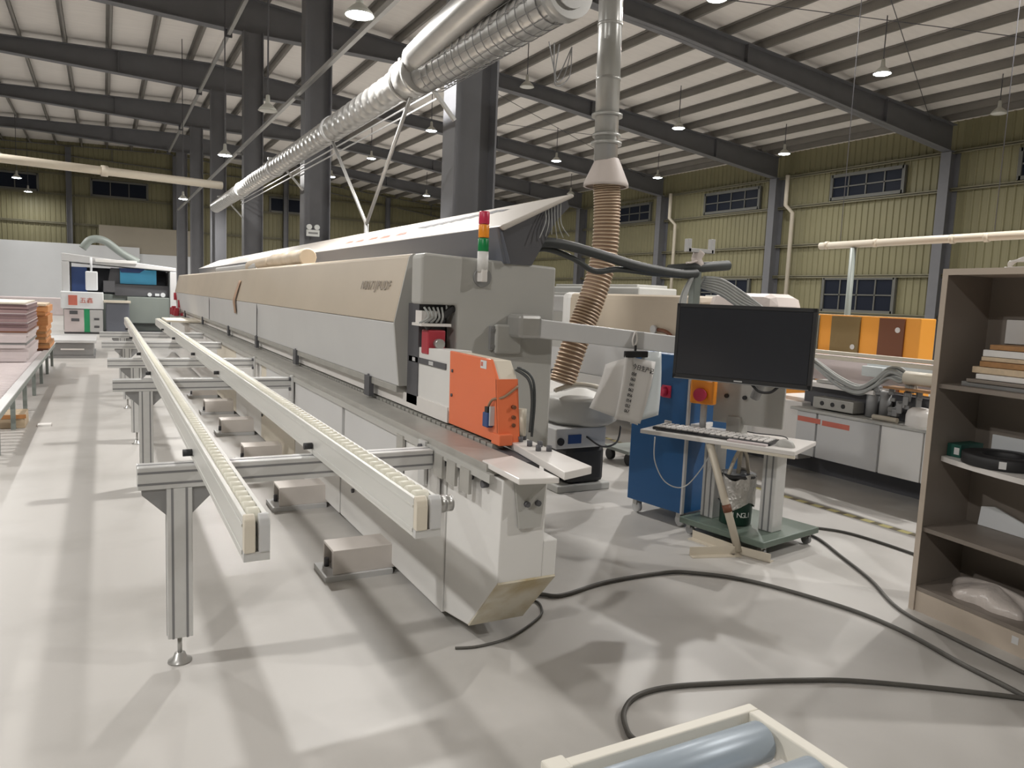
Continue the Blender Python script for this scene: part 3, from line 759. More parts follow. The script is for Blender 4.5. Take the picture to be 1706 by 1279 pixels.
# vertical duct with funnel and flexible hose
vd = thing('suction_pipe', (3.45, 5.0, 0), 'vertical clear suction pipe with pale funnel and brown ribbed hose', 'duct')
a0, a1 = Vector((3.47, 5.0, 2.60)), Vector((3.42, 5.0, 4.6))
M().cyl(a0, a1, 0.092, seg=24).build('riser_pipe', 'riser', vd)
for z, r in ((2.78, 0.11), (2.93, 0.12), (2.72, 0.12), (3.2, 0.096), (3.6, 0.096), (3.9, 0.096)):
    M().cyl((3.47 - 0.025 * (z - 2.6), 5.0, z), (3.47 - 0.025 * (z - 2.6), 5.0, z + 0.022), r, seg=24).build('pipe_clamp', 'riser', vd)
M().lathe((3.485, 5.0, 0), [(0.09, 2.62), (0.10, 2.60), (0.175, 2.43), (0.178, 2.405), (0.16, 2.405)], 28).build('funnel', 'conew', vd)
hp_ = [(3.49, 5.0, 2.44), (3.51, 5.0, 2.2), (3.50, 5.0, 1.85), (3.40, 5.0, 1.5), (3.28, 5.0, 1.2), (3.17, 5.0, 0.86)]
hs_ = M().tube(hp_, 0.098, 20, 14).build('ribbed_hose', 'hose', vd)
def cr(pts, n):
    out = []
    pts = [Vector(p) for p in pts]
    L = len(pts) - 1
    for j in range(n):
        u = j / (n - 1) * L
        i = min(int(u), L - 1); t_ = u - i
        a, b, c, d = pts[max(i - 1, 0)], pts[i], pts[i + 1], pts[min(i + 2, L)]
        out.append(0.5 * ((2 * b) + (c - a) * t_ + (2 * a - 5 * b + 4 * c - d) * t_ * t_ + (3 * b - a - 3 * c + d) * t_ ** 3))
    return out
rr = M()
cp = cr(hp_, 62)
for i in range(1, 61):
    d = (cp[i + 1] - cp[i - 1]).normalized()
    rr.cyl(cp[i] - d * 0.006, cp[i] + d * 0.006, 0.106, seg=20)
rr.build('hose_rib', 'hoserib', hs_)
# dust drum
dd = thing('dust_drum', (3.42, 5.1, 0), 'grey dust collecting drum under the brown hose behind the machine', 'collector')
M().lathe((3.42, 5.1, 0), [(0.0, 0.80), (0.05, 0.80), (0.16, 0.76), (0.30, 0.74), (0.31, 0.72), (0.30, 0.56), (0.24, 0.52), (0.0, 0.52)], 28).build('drum_bowl', 'grey', dd)
M().tube([(3.12, 5.02, 0.80), (3.25, 4.9, 0.86), (3.45, 4.84, 0.83), (3.62, 4.9, 0.74)], 0.018, 8, 6).build('hoop_handle', 'pipe', dd)
bx_ = M().box(3.05, 3.52, 4.86, 5.3, 0.36, 0.52).build('control_box', 'lightgrey', dd, 0.01)
M().box(3.16, 3.28, 4.852, 4.86, 0.40, 0.47).build('display', 'deepblue', bx_)
M().cyl((3.09, 4.86, 0.42), (3.09, 4.845, 0.42), 0.03, seg=14).build('control_knob', 'black', bx_)
M().box(3.2, 3.55, 4.9, 5.3, 0.06, 0.36).build('motor', 'black', dd, 0.04)
M().box(3.10, 3.6, 4.88, 5.32, 0.0, 0.06).build('drum_base', 'grey', dd, 0.01)
M().tube([(3.33, 4.86, 0.45), (3.46, 4.82, 0.37), (3.60, 4.82, 0.40), (3.66, 4.86, 0.52)], 0.008, 6, 6).build('drum_cable', 'black', dd)

# ------------------------------------------------------------------ operator terminal
st = thing('operator_stand', (3.55, 3.5, 0), 'wheeled operator stand with two aluminium posts and a pale keyboard table', 'stand')
ub = Vector((0.17, -0.985, 0)).normalized()        # direction of the long side
vb = Vector((0.985, 0.17, 0)).normalized()
def loc(o, a, b_, z): p = Vector(o) + ub * a + vb * b_; return (p.x, p.y, z)
def slab(o, a0, a1, b0, b1, z0, z1):
    q = [loc(o, a0, b0, 0), loc(o, a1, b0, 0), loc(o, a1, b1, 0), loc(o, a0, b1, 0)]
    return M().prism([(p[0], p[1]) for p in q], 'z', z0, z1)
B = (3.34, 3.74, 0)                                # rear left corner of base plate
slab(B, 0, 0.64, 0, 0.62, 0.075, 0.115).build('base_plate', 'plategreen', st, 0.006)
for a, c in ((0.05, 0.06), (0.59, 0.06), (0.59, 0.56), (0.05, 0.56)):
    p = loc(B, a, c, 0)
    o = M().cyl((p[0] - 0.012, p[1], 0.032), (p[0] + 0.012, p[1], 0.032), 0.032, seg=14).build('caster', 'gusset', st)
    M().box(p[0] - 0.02, p[0] + 0.02, p[1] - 0.018, p[1] + 0.018, 0.045, 0.076).build('caster_fork', 'galv', o)
for a, c in ((0.10, 0.20), (0.50, 0.27)):
    p = loc(B, a, c, 0)
    q = [loc(B, a - 0.05, c - 0.05, 0), loc(B, a + 0.05, c - 0.05, 0), loc(B, a + 0.05, c + 0.06, 0), loc(B, a - 0.05, c + 0.06, 0)]
    o = M().prism([(k[0], k[1]) for k in q], 'z', 0.115, 0.685).build('post', 'alu', st, 0.006)
    s_ = M()
    for dd_ in (-0.022, 0.022):
        u0 = loc(B, a + dd_, c - 0.051, 0)
        s_.obox((u0[0], u0[1], 0.40), (0.003, 0.010, 0.56), math.atan2(ub.y, ub.x) - math.pi / 2)
    s_.build('profile_slot', 'aludark', o)
T = (3.085, 3.885, 0)
ut = Vector((0.43, -0.903, 0)).normalized()
vt = Vector((0.903, 0.43, 0)).normalized()
def loct(a, b_, z): p = Vector(T) + ut * a + vt * b_; return (p.x, p.y, z)
def tslab(a0, a1, b0, b1, z0, z1):
    q = [loct(a0, b0, 0), loct(a1, b0, 0), loct(a1, b1, 0), loct(a0, b1, 0)]
    return M().prism([(p[0], p[1]) for p in q], 'z', z0, z1)
tb = tslab(0, 0.99, 0, 0.47, 0.662, 0.690).build('table_top', 'whiteplate', st, 0.004)
tslab(0.55, 0.99, 0.0, 0.02, 0.645, 0.662).build('table_edge', 'cream', tb)
# monitor back plate and tall post
p = loct(0.58, 0.36, 0)
M().obox((p[0], p[1], 0.90), (0.03, 0.46, 0.30), math.atan2(ut.y, ut.x) - math.pi / 2).build('terminal_panel', 'grey', st, 0.01)
pp = loct(0.50, 0.36, 0)
M().obox((pp[0] + 0.02, pp[1], 0.74), (0.10, 0.10, 0.12), 0.17).build('panel_foot', 'grey', st, 0.006)
kn = M()
for a in (-0.06, 0.06):
    q = loct(0.50 + a, 0.346, 0.93); kn.cyl(q, (q[0] - 0.016, q[1] - 0.007, 0.93), 0.014, seg=10)
kn.build('panel_knob', 'black', st)
mp_ = (3.50, 3.92)
M().box(mp_[0] - 0.028, mp_[0] + 0.028, mp_[1] - 0.028, mp_[1] + 0.028, 0.115, 1.78).build('mast', 'machgreen', st, 0.004)
M().cyl((3.28, 3.93, 1.735), (3.76, 3.89, 1.79), 0.034, seg=16).build('cable_tube', 'cable', st)
ax = M().box(3.40, 3.62, 3.89, 3.93, 1.86, 1.885).box(3.395, 3.425, 3.89, 3.93, 1.86, 1.945).box(3.60, 3.63, 3.89, 3.93, 1.86, 1.955)
ax.build('fork_bracket', 'lightgrey', st, 0.003)
M().tube([(3.52, 3.91, 1.87), (3.50, 3.92, 1.82), (3.52, 3.91, 1.77)], 0.035, 10, 4).tube([(3.50, 3.90, 1.81), (3.43, 3.89, 1.79), (3.38, 3.88, 1.785)], 0.008, 6, 4).build('foam_wrap', 'conew', st)
ca = M()
for k in range(6):
    ca.tube([(3.56, 3.90 + 0.01 * k, 1.70 - 0.012 * k), (3.72, 3.9, 1.69 - 0.02 * k), (3.90, 3.86, 1.60 - 0.02 * k), (4.06, 3.80, 1.49)], 0.011, 6, 6)
for k in range(4):
    ca.tube([(3.45, 3.88, 1.72), (3.36 - 0.01 * k, 3.84, 1.58), (3.32 - 0.012 * k, 3.8, 1.45), (3.34, 3.8, 1.25)], 0.012, 6, 6)
ca.build('cable_bundle', 'greycable', st)
# monitor
mo = thing('monitor', (3.12, 3.14, 0.9), 'large black flat monitor with a dark screen above the keyboard', 'monitor')
mL, mR = Vector((2.92, 3.41, 0)), Vector((3.272, 2.722, 0))
um = (mR - mL).normalized(); wm = (mR - mL).length
vm = Vector((-um.y, um.x, 0))                       # pointing away from the viewer
if vm.x < 0: vm = -vm
zt, zb_ = 1.517, 1.083
tilt = 0.02
def mq(a, z, d): p_ = mL + um * a + vm * (d + tilt * (z - zb_)); return (p_.x, p_.y, z)
def mslab(a0, a1, z0, z1, d0, d1):
    vs = [mq(a, z, d) for d in (d0, d1) for z in (z0, z1) for a in (a0, a1)]
    return M().add(vs, [(0, 1, 3, 2), (4, 6, 7, 5), (0, 4, 5, 1), (2, 3, 7, 6), (0, 2, 6, 4), (1, 5, 7, 3)])
mslab(0, wm, zb_, zt, 0.006, 0.045).build('casing', 'blackgloss', mo, 0.008)
mslab(0.02, wm - 0.02, zb_ + 0.03, zt - 0.022, -0.001, 0.0062).build('screen', 'screen', mo)
bz = mslab(0, wm, zt - 0.02, zt, 0.0, 0.008)
for a0, a1, z0, z1 in ((0, 0.018, zb_, zt), (wm - 0.018, wm, zb_, zt), (0, wm, zb_, zb_ + 0.028)):
    k_ = mslab(a0, a1, z0, z1, 0.0, 0.008); bz.add(k_.v, k_.f)
bz.build('bezel', 'black', mo)
mslab(0.01, wm - 0.01, zb_ + 0.001, zb_ + 0.005, -0.001, 0.0).build('bezel_line', 'gusset', mo)
mslab(wm * 0.47, wm * 0.53, zb_ + 0.011, zb_ + 0.018, -0.001, 0.0).build('badge', 'lightgrey', mo)
p0 = mq(wm * 0.5, 0, 0.05)
p0 = mq(wm * 0.5, 0, 0.13)
M().obox((p0[0], p0[1], 1.20), (0.10, 0.16, 0.20), math.atan2(um.y, um.x) - math.pi / 2).tube([(p0[0], p0[1], 1.2), (p0[0] + 0.16, p0[1] + 0.03, 1.1), (p0[0] + 0.2, p0[1] + 0.1, 0.98)], 0.03, 8, 4).build('mount', 'gusset', mo)
M().tube([mq(0.46, 1.085, 0.02), mq(0.50, 1.05, 0.03), mq(0.56, 1.052, 0.03), mq(0.60, 1.085, 0.02)], 0.008, 6, 6).build('cable_loop', 'black', mo)
# keyboard
kbz = 0.690
kb_ = thing('keyboard', loct(0.45, 0.12, kbz), 'pale full size keyboard lying along the edge of the operator table', 'keyboard')
kslab = tslab
kslab(0.06, 0.83, 0.055, 0.24, kbz, kbz + 0.018).build('keyboard_base', 'blackgloss', kb_, 0.004)
kw = 0.0375
for r_ in range(5):
    row = []
    for c_i in range(20):
        if c_i in (14, 15) and r_ in (1, 4): continue
        a0 = 0.07 + c_i * kw
        row.append(kslab(a0 + 0.005, a0 + kw - 0.005, 0.062 + r_ * 0.035, 0.062 + r_ * 0.035 + 0.027, kbz + 0.018, kbz + 0.028))
    K = M()
    for q in row: K.add(q.v, q.f)
    K.build('key_row', 'whiteplate' if r_ in (0, 1, 4) else 'paper', kb_, 0.003)
mouse = thing('computer_mouse', loct(0.90, 0.12, kbz), 'grey rounded mouse lying at the right end of the operator table', 'mouse')
mg = M()
c0 = Vector(loct(0.90, 0.12, kbz))
def mf(u, v):
    a, bb_ = 2 * math.pi * u, v * math.pi / 2
    return tuple(c0 + ut * (0.058 * math.cos(a) * math.cos(bb_)) + vt * (0.04 * math.sin(a) * math.cos(bb_)) + Vector((0, 0, 0.046 * math.sin(bb_))))
mg.grid(mf, 20, 6).build('mouse_shell', 'grey', mouse)
M().tube([loct(0.90, 0.17, kbz + 0.02), loct(0.82, 0.36, kbz + 0.02), loct(0.62, 0.40, kbz + 0.01), loct(0.50, 0.45, kbz + 0.01)], 0.004, 5, 6).build('mouse_cable', 'black', mouse)
tag(kslab(0.58, 0.82, 0.012, 0.050, kbz, kbz + 0.012).build('ledger_pad', 'palemauve', None, 0.002), 'thin pinkish pad lying in front of the keyboard', 'pad')
tag(kslab(0.03, 0.30, 0.30, 0.50, kbz, kbz + 0.03).build('paper_stack', 'paper', None, 0.003), 'low stack of white papers behind the keyboard', 'papers')
kc = M().tube([loct(0.10, 0.02, kbz + 0.006), loct(0.3, 0.035, kbz + 0.006), loct(0.48, 0.055, kbz + 0.006), loct(0.62, 0.04, kbz + 0.006)], 0.004, 5, 6)
tag(kc.build('thin_cable', 'black'), 'thin black cable lying along the front edge of the operator table', 'cable')
# emergency stop on its own tilted pole with angle iron feet
es = thing('prop_post', (3.405, 3.26, 0), 'leaning pipe post on angle iron feet propping the operator table', 'post')
pe0, pe1 = Vector((3.405, 3.26, 0.02)), Vector((3.315, 3.480, 0.657))
M().cyl(pe0, pe1, 0.024, seg=14).build('pipe_post', 'pipe', es)
M().cyl(pe0.lerp(pe1, 0.36), pe0.lerp(pe1, 0.43), 0.028, seg=12).build('rust_band', 'brown', es)
M().cyl((3.475, 3.725, 0.690), (3.475, 3.725, 0.92), 0.022, seg=12).build('stop_pole', 'lightgrey', st)
eb = M().obox((3.445, 3.705, 0.950), (0.06, 0.165, 0.160), 0.42).build('stop_box', 'amberlens', st, 0.012)
d_ = Vector((-math.cos(0.42), -math.sin(0.42), 0))
c_e = Vector((3.445, 3.705, 0.935)) + d_ * 0.03
M().cyl(c_e, c_e + d_ * 0.035, 0.038, 0.044, seg=18).build('stop_button', 'red', eb)
def angle_iron(g, p, q, h=0.055, w_=0.05):
    p, q = Vector(p), Vector(q)
    d = (q - p).normalized(); n = Vector((-d.y, d.x, 0))
    for (n0, n1, z0, z1) in ((0, 0.006, 0, h), (0, w_, 0, 0.006)):
        vs = [pt + n * nn + Vector((0, 0, z)) for pt in (p, q) for nn in (n0, n1) for z in (z0, z1)]
        g.add(vs, [(0, 1, 3, 2), (4, 6, 7, 5), (0, 4, 5, 1), (2, 3, 7, 6), (0, 2, 6, 4), (1, 5, 7, 3)])
for q in ((3.10, 3.36, 0), (3.47, 3.07, 0), (3.36, 3.62, 0)):
    g = M(); angle_iron(g, (3.405, 3.26, 0), q); g.build('foot_iron', 'pipe', es)
# bucket with foil
bu = thing('paint_bucket', (3.60, 3.50, 0.115), 'dark green lettered tin bucket wrapped in foil on the operator stand', 'bucket')
M().lathe((3.60, 3.50, 0), [(0.0, 0.117), (0.098, 0.117), (0.10, 0.125), (0.104, 0.30), (0.108, 0.31), (0.108, 0.37), (0.10, 0.37), (0.10, 0.30)], 28).build('bucket_body', 'darkgreen', bu)
def ff(u, v):
    a = 2 * math.pi * u
    r_ = 0.113 + 0.004 * math.sin(9 * a + 5 * v) + 0.003 * math.sin(17 * a)
    return (3.60 + r_ * math.cos(a), 3.50 + r_ * math.sin(a), 0.245 + 0.025 * math.sin(3 * a) + 0.19 * v)
M().grid(ff, 48, 8).build('foil_wrap', 'foil', bu)
M().lathe((3.60, 3.50, 0), [(0.0, 0.40), (0.10, 0.41), (0.115, 0.43), (0.112, 0.445), (0.09, 0.435), (0, 0.425)], 24).build('bucket_lid', 'black', bu)
M().tube([(3.51, 3.5, 0.43), (3.56, 3.5, 0.54), (3.60, 3.5, 0.60)], 0.012, 7, 4).tube([(3.60, 3.5, 0.44), (3.61, 3.5, 0.6)], 0.014, 7).tube([(3.69, 3.5, 0.43), (3.65, 3.49, 0.56), (3.62, 3.5, 0.6)], 0.012, 7, 4).build('stirring_sticks', 'pipe', bu)
# lettering set letter by letter round the curve of the tin, facing the aisle
ac = math.atan2(0 - 3.50, 0 - 3.60)
word = 'DINGLI'
for i, chh in enumerate(word):
    a = ac + (i - 1.35) * 0.25
    n_ = Vector((math.cos(a), math.sin(a), 0)); t_ = Vector((-math.sin(a), math.cos(a), 0))
    pz = Vector((3.60, 3.50, 0.175)) + n_ * 0.1045 - t_ * 0.010
    text(chh, 'lettering', 'lettering', bu, pz, 0.046, axes(t_, (0, 0, 1)), 0.0008, 1.0)

# blue electric cabinet
bc = thing('electric_cabinet', (3.66, 4.02, 0), 'blue steel electric cabinet on casters behind the operator stand', 'cabinet')
Bq = (3.33, 4.30, 0)
slab(Bq, 0, 0.50, 0, 0.60, 0.10, 1.17).build('cabinet_body', 'blue', bc, 0.008)
slab(Bq, 0.49, 0.505, -0.004, 0.02, 0.10, 1.17).build('door_edge', 'lightgrey', bc)
o = slab(Bq, 0.27, 0.35, -0.012, 0.0, 0.875, 0.96).build('isolator_switch', 'red', bc, 0.01)
sp = loc(Bq, 0.30, -0.012, 0.918)
M().cyl(sp, (sp[0] - 0.035, sp[1], sp[2]), 0.032, seg=16).build('switch_knob', 'red', o)
for a, c in ((0.05, 0.06), (0.45, 0.06), (0.45, 0.54), (0.05, 0.54)):
    p = loc(Bq, a, c, 0)
    o = M().cyl((p[0] - 0.015, p[1], 0.04), (p[0] + 0.015, p[1], 0.04), 0.04, seg=14).build('caster', 'lightgrey', bc)
    M().box(p[0] - 0.025, p[0] + 0.025, p[1] - 0.022, p[1] + 0.022, 0.06, 0.105).build('caster_fork', 'galv', o)
# slack white cord across the cabinet
wc = M().tube([(3.10, 3.75, 0.66), (3.12, 3.76, 0.50), (3.20, 3.74, 0.36), (3.30, 3.68, 0.33), (3.36, 3.60, 0.45), (3.40, 3.50, 0.66)], 0.004, 5, 8)
tag(wc.build('slack_cord', 'lightgrey'), 'thin slack pale cord hanging from the table across the blue cabinet', 'cord')
# small trolley post further back
tl = thing('trolley', (4.4, 5.65, 0), 'small grey trolley on casters standing behind the blue cabinet', 'trolley')
M().box(4.25, 4.85, 5.50, 5.90, 0.11, 0.14).build('deck', 'machgreen', tl)
M().box(4.40, 4.50, 5.56, 5.66, 0.14, 0.90).build('column', 'machgreen', tl, 0.006)
for x, y in ((4.30, 5.55), (4.80, 5.55), (4.30, 5.85), (4.80, 5.85)): M().cyl((x - 0.02, y, 0.055), (x + 0.02, y, 0.055), 0.055, seg=14).build('caster', 'black', tl)

# papers on the arm
cb = thing('clip_papers', (2.80, 3.53, 0.85), 'handwritten list and loose papers clipped to the grey support arm', 'papers')
M().tube([(2.738, 3.548, 1.345), (2.722, 3.548, 1.29), (2.735, 3.548, 1.258), (2.752, 3.548, 1.29), (2.742, 3.548, 1.345)], 0.006, 6, 6).build('rope_loop', 'whiteplate', cb)
M().box(2.662, 2.83, 3.530, 3.548, 1.190, 1.228).box(2.732, 2.747, 3.535, 3.545, 1.228, 1.262).build('bulldog_clip', 'black', cb, 0.004)
def sheet_q(q, y0, nm, mt_, bow=0.012):
    def fn(u, v):
        a = Vector(q[0]).lerp(Vector(q[1]), u); b__ = Vector(q[3]).lerp(Vector(q[2]), u)
        p_ = a.lerp(b__, v)
        return (p_.x, y0 - bow * math.sin(math.pi * v) + 0.006 * math.sin(5 * u), p_.y)
    return M().grid(fn, 8, 8).build(nm, mt_, cb, 0, 0.0012)
sheet_q([(2.80, 1.222), (2.938, 1.224), (2.945, 0.84), (2.74, 0.79)], 3.550, 'plastic_sleeve', 'film')
sheet_q([(2.535, 1.15), (2.72, 1.20), (2.79, 0.785), (2.437, 0.90)], 3.543, 'loose_paper', 'paper')
lp = sheet_q([(2.662, 1.20), (2.885, 1.165), (2.797, 0.795), (2.61, 0.83)], 3.532, 'list_paper', 'paper')
rows = [('今日生产记', 2.703, 1.130, 0.036)] + [(n_, 2.700 - 0.0055 * i, 1.090 - 0.031 * i, 0.027) for i, n_ in enumerate(('058', '060', '041', '062', '056', '054', '052', '067'))]
for s_, x, z, h in rows:
    text(s_, 'handwriting', 'ink', lp, (x, 3.5125, z), h, axes((0.97, 0, -0.22), (0.22, 0, 0.97)), 0.0012, 0.9)

# thick black cable loom from the machine to the mast
lm = M().tube([(2.12, 3.80, 1.76), (2.20, 3.80, 1.825), (2.36, 3.80, 1.83), (2.62, 3.80, 1.79), (2.95, 3.82, 1.735), (3.30, 3.86, 1.71), (3.47, 3.88, 1.72)], 0.030, 10, 8)
lm.tube([(2.14, 3.83, 1.74), (2.25, 3.83, 1.80), (2.45, 3.83, 1.76), (2.62, 3.83, 1.69), (2.8, 3.83, 1.71), (3.1, 3.85, 1.70), (3.46, 3.9, 1.70)], 0.018, 8, 8)
tag(lm.build('cable_loom', 'cable'), 'thick black cable loom sagging from the machine lid to the terminal mast', 'cable')

# ------------------------------------------------------------------ grey book shelf on the right
sh = thing('open_shelf', (3.63, 2.28, 0), 'tall open beige shelf unit at the right edge with odds and ends', 'shelf')
th = math.radians(6)
def sx(v):                                          # local: a along the front (toward the viewer), d depth, z
    a, d, z = v
    return Vector((3.635 - a * math.sin(th) + d, 2.297 - a * math.cos(th) - 0.0087 * d, z))
def sbox(a0, a1, d0, d1, z0, z1): return M(sx).box(a0, a1, d0, d1, z0, z1)
sbox(0, 0.022, 0.004, 0.40, 0, 1.735).build('side_panel', 'shelfdark', sh)
sbox(1.178, 1.2, 0.004, 0.40, 0, 1.735).build('side_panel', 'shelfdark', sh)
ed = sbox(0, 0.030, 0, 0.004, 0, 1.735)
for q in (sbox(0.03, 1.2, 0, 0.004, 1.705, 1.735), sbox(1.17, 1.2, 0, 0.004, 0, 1.705)): ed.add(q.v, q.f)
ed.build('front_edging', 'shelfbeige', sh)
sbox(0, 1.2, 0.004, 0.40, 1.71, 1.735).build('top_panel', 'shelfbeige', sh)
sbox(0.022, 1.178, 0.385, 0.40, 0.1, 1.71).build('back_panel', 'shelfdark', sh)
sbox(0.022, 1.178, 0.01, 0.385, 0.105, 0.127).build('bottom_panel', 'shelfdark', sh)
sbox(0.022, 1.178, 0.01, 0.022, 0, 0.108).build('plinth', 'shelfbeige', sh)
for z, d0 in ((1.17, 0.03), (0.435, 0.02)):
    sbox(0.022, 1.178, d0, 0.385, z - 0.022, z).build('shelf_board', 'shelfdark', sh)
g = M(sx)
arc = [(0.03, 0.385)] + [(0.03 + 1.14 * i / 16, 0.10 - 0.11 * math.sin(math.pi * i / 16) ** 0.8) for i in range(17)] + [(1.17, 0.385)]
g.prism(arc, 'z', 0.775, 0.800)
g.build('shelf_board', 'whiteplate', sh)
sbox(0.53, 0.56, 0.008, 0.0098, 0.05, 0.085).build('label', 'lightlabel', sh)
def on_shelf(name, a0, a1, d0, d1, z0, z1, mt_, label, cat, bev=0.003, grp=None):
    return tag(sbox(a0, a1, d0, d1, z0, z1).build(name, mt_, None, bev), label, cat, grp)
on_shelf('sample_board', 0.10, 0.80, 0.09, 0.36, 1.170, 1.192, 'gusset', 'dark grey board at the bottom of the stack on the top shelf', 'board')
on_shelf('sample_board', 0.13, 0.85, 0.08, 0.36, 1.192, 1.208, 'shelfdark', 'taupe board second from the bottom on the top shelf', 'board')
on_shelf('sample_board', 0.165, 0.9, 0.10, 0.35, 1.210, 1.235, 'paper', 'white board under the pale wooden one on the top shelf', 'board')
on_shelf('sample_board', 0.13, 0.85, 0.12, 0.36, 1.237, 1.268, 'palewood', 'pale wooden board in the middle of the top shelf stack', 'board')
on_shelf('sample_board', 0.165, 0.9, 0.12, 0.36, 1.270, 1.296, 'wood', 'brown wooden board on the pale one in the top shelf stack', 'board')
on_shelf('sample_board', 0.165, 0.92, 0.13, 0.36, 1.298, 1.318, 'palewood', 'thin tan board under the white one in the top shelf stack', 'board')
on_shelf('sample_board', 0.17, 0.9, 0.13, 0.36, 1.320, 1.352, 'paper', 'white board second from the top of the shelf stack', 'board')
on_shelf('sample_board', 0.195, 0.95, 0.14, 0.36, 1.354, 1.378, 'wood', 'dark brown wooden board topmost of the shelf stack', 'board')
on_shelf('white_panel', 0.13, 0.42, 0.366, 0.384, 1.38, 1.50, 'paper', 'white sheet leaning on the back of the top shelf', 'panel')
gb = on_shelf('carton', 0.030, 0.105, 0.14, 0.33, 0.8005, 0.866, 'greenbox', 'dark green carton at the left of the curved white shelf', 'box')
lg_ = sbox(0.070, 0.098, 0.1385, 0.1398, 0.815, 0.85); lg_.build('printed_mark', 'lightlabel', gb)
rg = thing('edging_roll', tuple(sx((0.29, 0.2, 0.80))), 'black roll of edging lying flat on the curved white shelf', 'roll')
rc = sx((0.295, 0.19, 0.80))
M().lathe((rc.x, rc.y, 0.801), [(0.17, 0.0), (0.175, 0.004), (0.175, 0.050), (0.17, 0.054), (0.10, 0.054), (0.095, 0.05), (0.095, 0.004), (0.10, 0.0), (0.17, 0.0)], 40).build('roll', 'black', rg)
sbox(0.425, 0.45, 0.062, 0.064, 0.815, 0.845)
an = math.atan2(-rc.y, -rc.x)
M().obox((rc.x + 0.1765 * math.cos(an), rc.y + 0.1765 * math.sin(an), 0.83), (0.002, 0.03, 0.034), an).build('price_label', 'lightlabel', rg)
on_shelf('white_panel', 0.12, 0.8, 0.372, 0.384, 0.8005, 0.915, 'whitewall', 'white strip leaning on the back of the curved shelf', 'panel')
g = M(sx).prism([(0.103, 0.437), (0.112, 0.535), (0.18, 0.55), (0.40, 0.485), (0.50, 0.437)], 'y', 0.36, 0.372)
tag(g.build('offcut', 'whitewall'), 'white slanted offcut standing against the back of the lower shelf', 'offcut')
bgs = M()
def bag(u, v):
    a = 2 * math.pi * u
    r_ = math.sin(math.pi * min(1, v * 0.5 + 0.5))
    rr_ = 1 + 0.10 * math.sin(5 * a) + 0.06 * math.sin(9 * a + 1)
    p_ = sx((0.33 + 0.22 * math.cos(a) * r_ * rr_, 0.19 + 0.13 * math.sin(a) * r_ * rr_, 0.128 + 0.095 * v ** 0.7 * (1 + 0.22 * (1 - v) * math.sin(3 * a) + 0.08 * (1 - v) * math.sin(7 * a))))
    return tuple(p_)
bgs.grid(bag, 40, 10)
bg = bgs.build('plastic_bag', 'plastic')
tag(bg, 'crumpled clear bag of pale parts on the bottom of the shelf', 'bag')
# things on the shelf top
wb = M()
for k in range(3): wb.tube([tuple(sx((0.38 + 0.02 * k, 0.14, 1.74))), tuple(sx((0.34, 0.15, 1.77 + 0.01 * k))), tuple(sx((0.24 + 0.01 * k, 0.16, 1.772))), tuple(sx((0.23, 0.17, 1.745)))], 0.007, 6, 6)
wb.tube([tuple(sx((0.22, 0.15, 1.742))), tuple(sx((0.34, 0.15, 1.742))), tuple(sx((0.6, 0.13, 1.742)))], 0.007, 6, 4)
tag(wb.build('cable_coil', 'whiteplate'), 'small white cable coil lying on top of the beige shelf', 'cable')

# ------------------------------------------------------------------ second machine on the right
m2 = thing('rear_machine', (6.2, 5.8, 0), 'second white edge banding machine with open motors behind the operator stand', 'machine')
X2 = 5.60
for i, (a, c) in enumerate(((3.0, 3.55), (3.56, 3.92), (3.94, 4.55), (4.57, 4.78))):
    o = M().box(X2, X2 + 0.03, a, c, 0.20, 0.60).build('base_door', 'lightgrey' if i > 1 else 'white', m2, 0.004)
M().box(X2 + 0.03, X2 + 0.8, 2.6, 4.8, 0.20, 0.60).build('base_body', 'lightgrey', m2, 0.01)
M().box(X2 - 0.02, X2 + 0.8, 2.6, 4.85, 0.60, 0.625).build('base_top', 'grey', m2, 0.004)
M().box(X2 + 0.28, X2 + 0.7, 3.0, 9.5, 0.0, 0.20).build('plinth', 'darkgrey', m2)
sm = M().box(X2 - 0.002, X2, 4.22, 4.50, 0.50, 0.545).box(X2 - 0.002, X2, 4.52, 4.77, 0.505, 0.55).build('red_mark', 'redink', m2)
M().box(X2 + 0.1, X2 + 0.8, 4.82, 5.4, 0.12, 0.66).build('middle_cabinet', 'whiteplate', m2, 0.01)
M().box(X2 + 0.1, X2 + 0.8, 5.4, 6.2, 0.12, 0.62).build('left_cabinet', 'white', m2, 0.01)
M().box(X2 + 0.42, X2 + 0.5, 2.6, 6.3, 0.86, 1.10).build('back_board', 'palemauve', m2)
M().box(X2 + 0.40, X2 + 0.42, 3.6, 4.4, 0.95, 1.09).build('pale_panel', 'film', m2)
M().box(X2 + 0.0, X2 + 0.06, 2.6, 6.0, 1.135, 1.165).box(X2 + 0.0, X2 + 0.06, 2.6, 6.0, 1.09, 1.12).build('guide_rail', 'cream', m2, 0.004)
vb_ = M().obox((X2 + 0.34, 4.28, 1.0), (0.08, 0.20, 0.09), 0).build('valve_block', 'film', m2, 0.008)
M().box(X2 + 0.10, X2 + 0.40, 4.1, 4.9, 0.82, 0.86).build('motor_cover', 'whiteplate', m2, 0.006)
M().box(X2 + 0.10, X2 + 0.22, 4.50, 4.68, 0.865, 0.89).build('nameplate', 'grey', m2)
mb = M().box(X2 + 0.05, X2 + 0.2, 4.24, 4.66, 0.64, 0.74).build('motor_block', 'bedsteel', m2, 0.006)
for y in (4.34, 4.45, 4.56): M().cyl((X2 + 0.05, y, 0.69), (X2 + 0.045, y, 0.69), 0.020, seg=12).build('bore', 'black', mb)
M().box(X2 + 0.22, X2 + 0.42, 3.3, 4.9, 0.63, 0.84).build('motor_gap', 'darkgrey', m2)
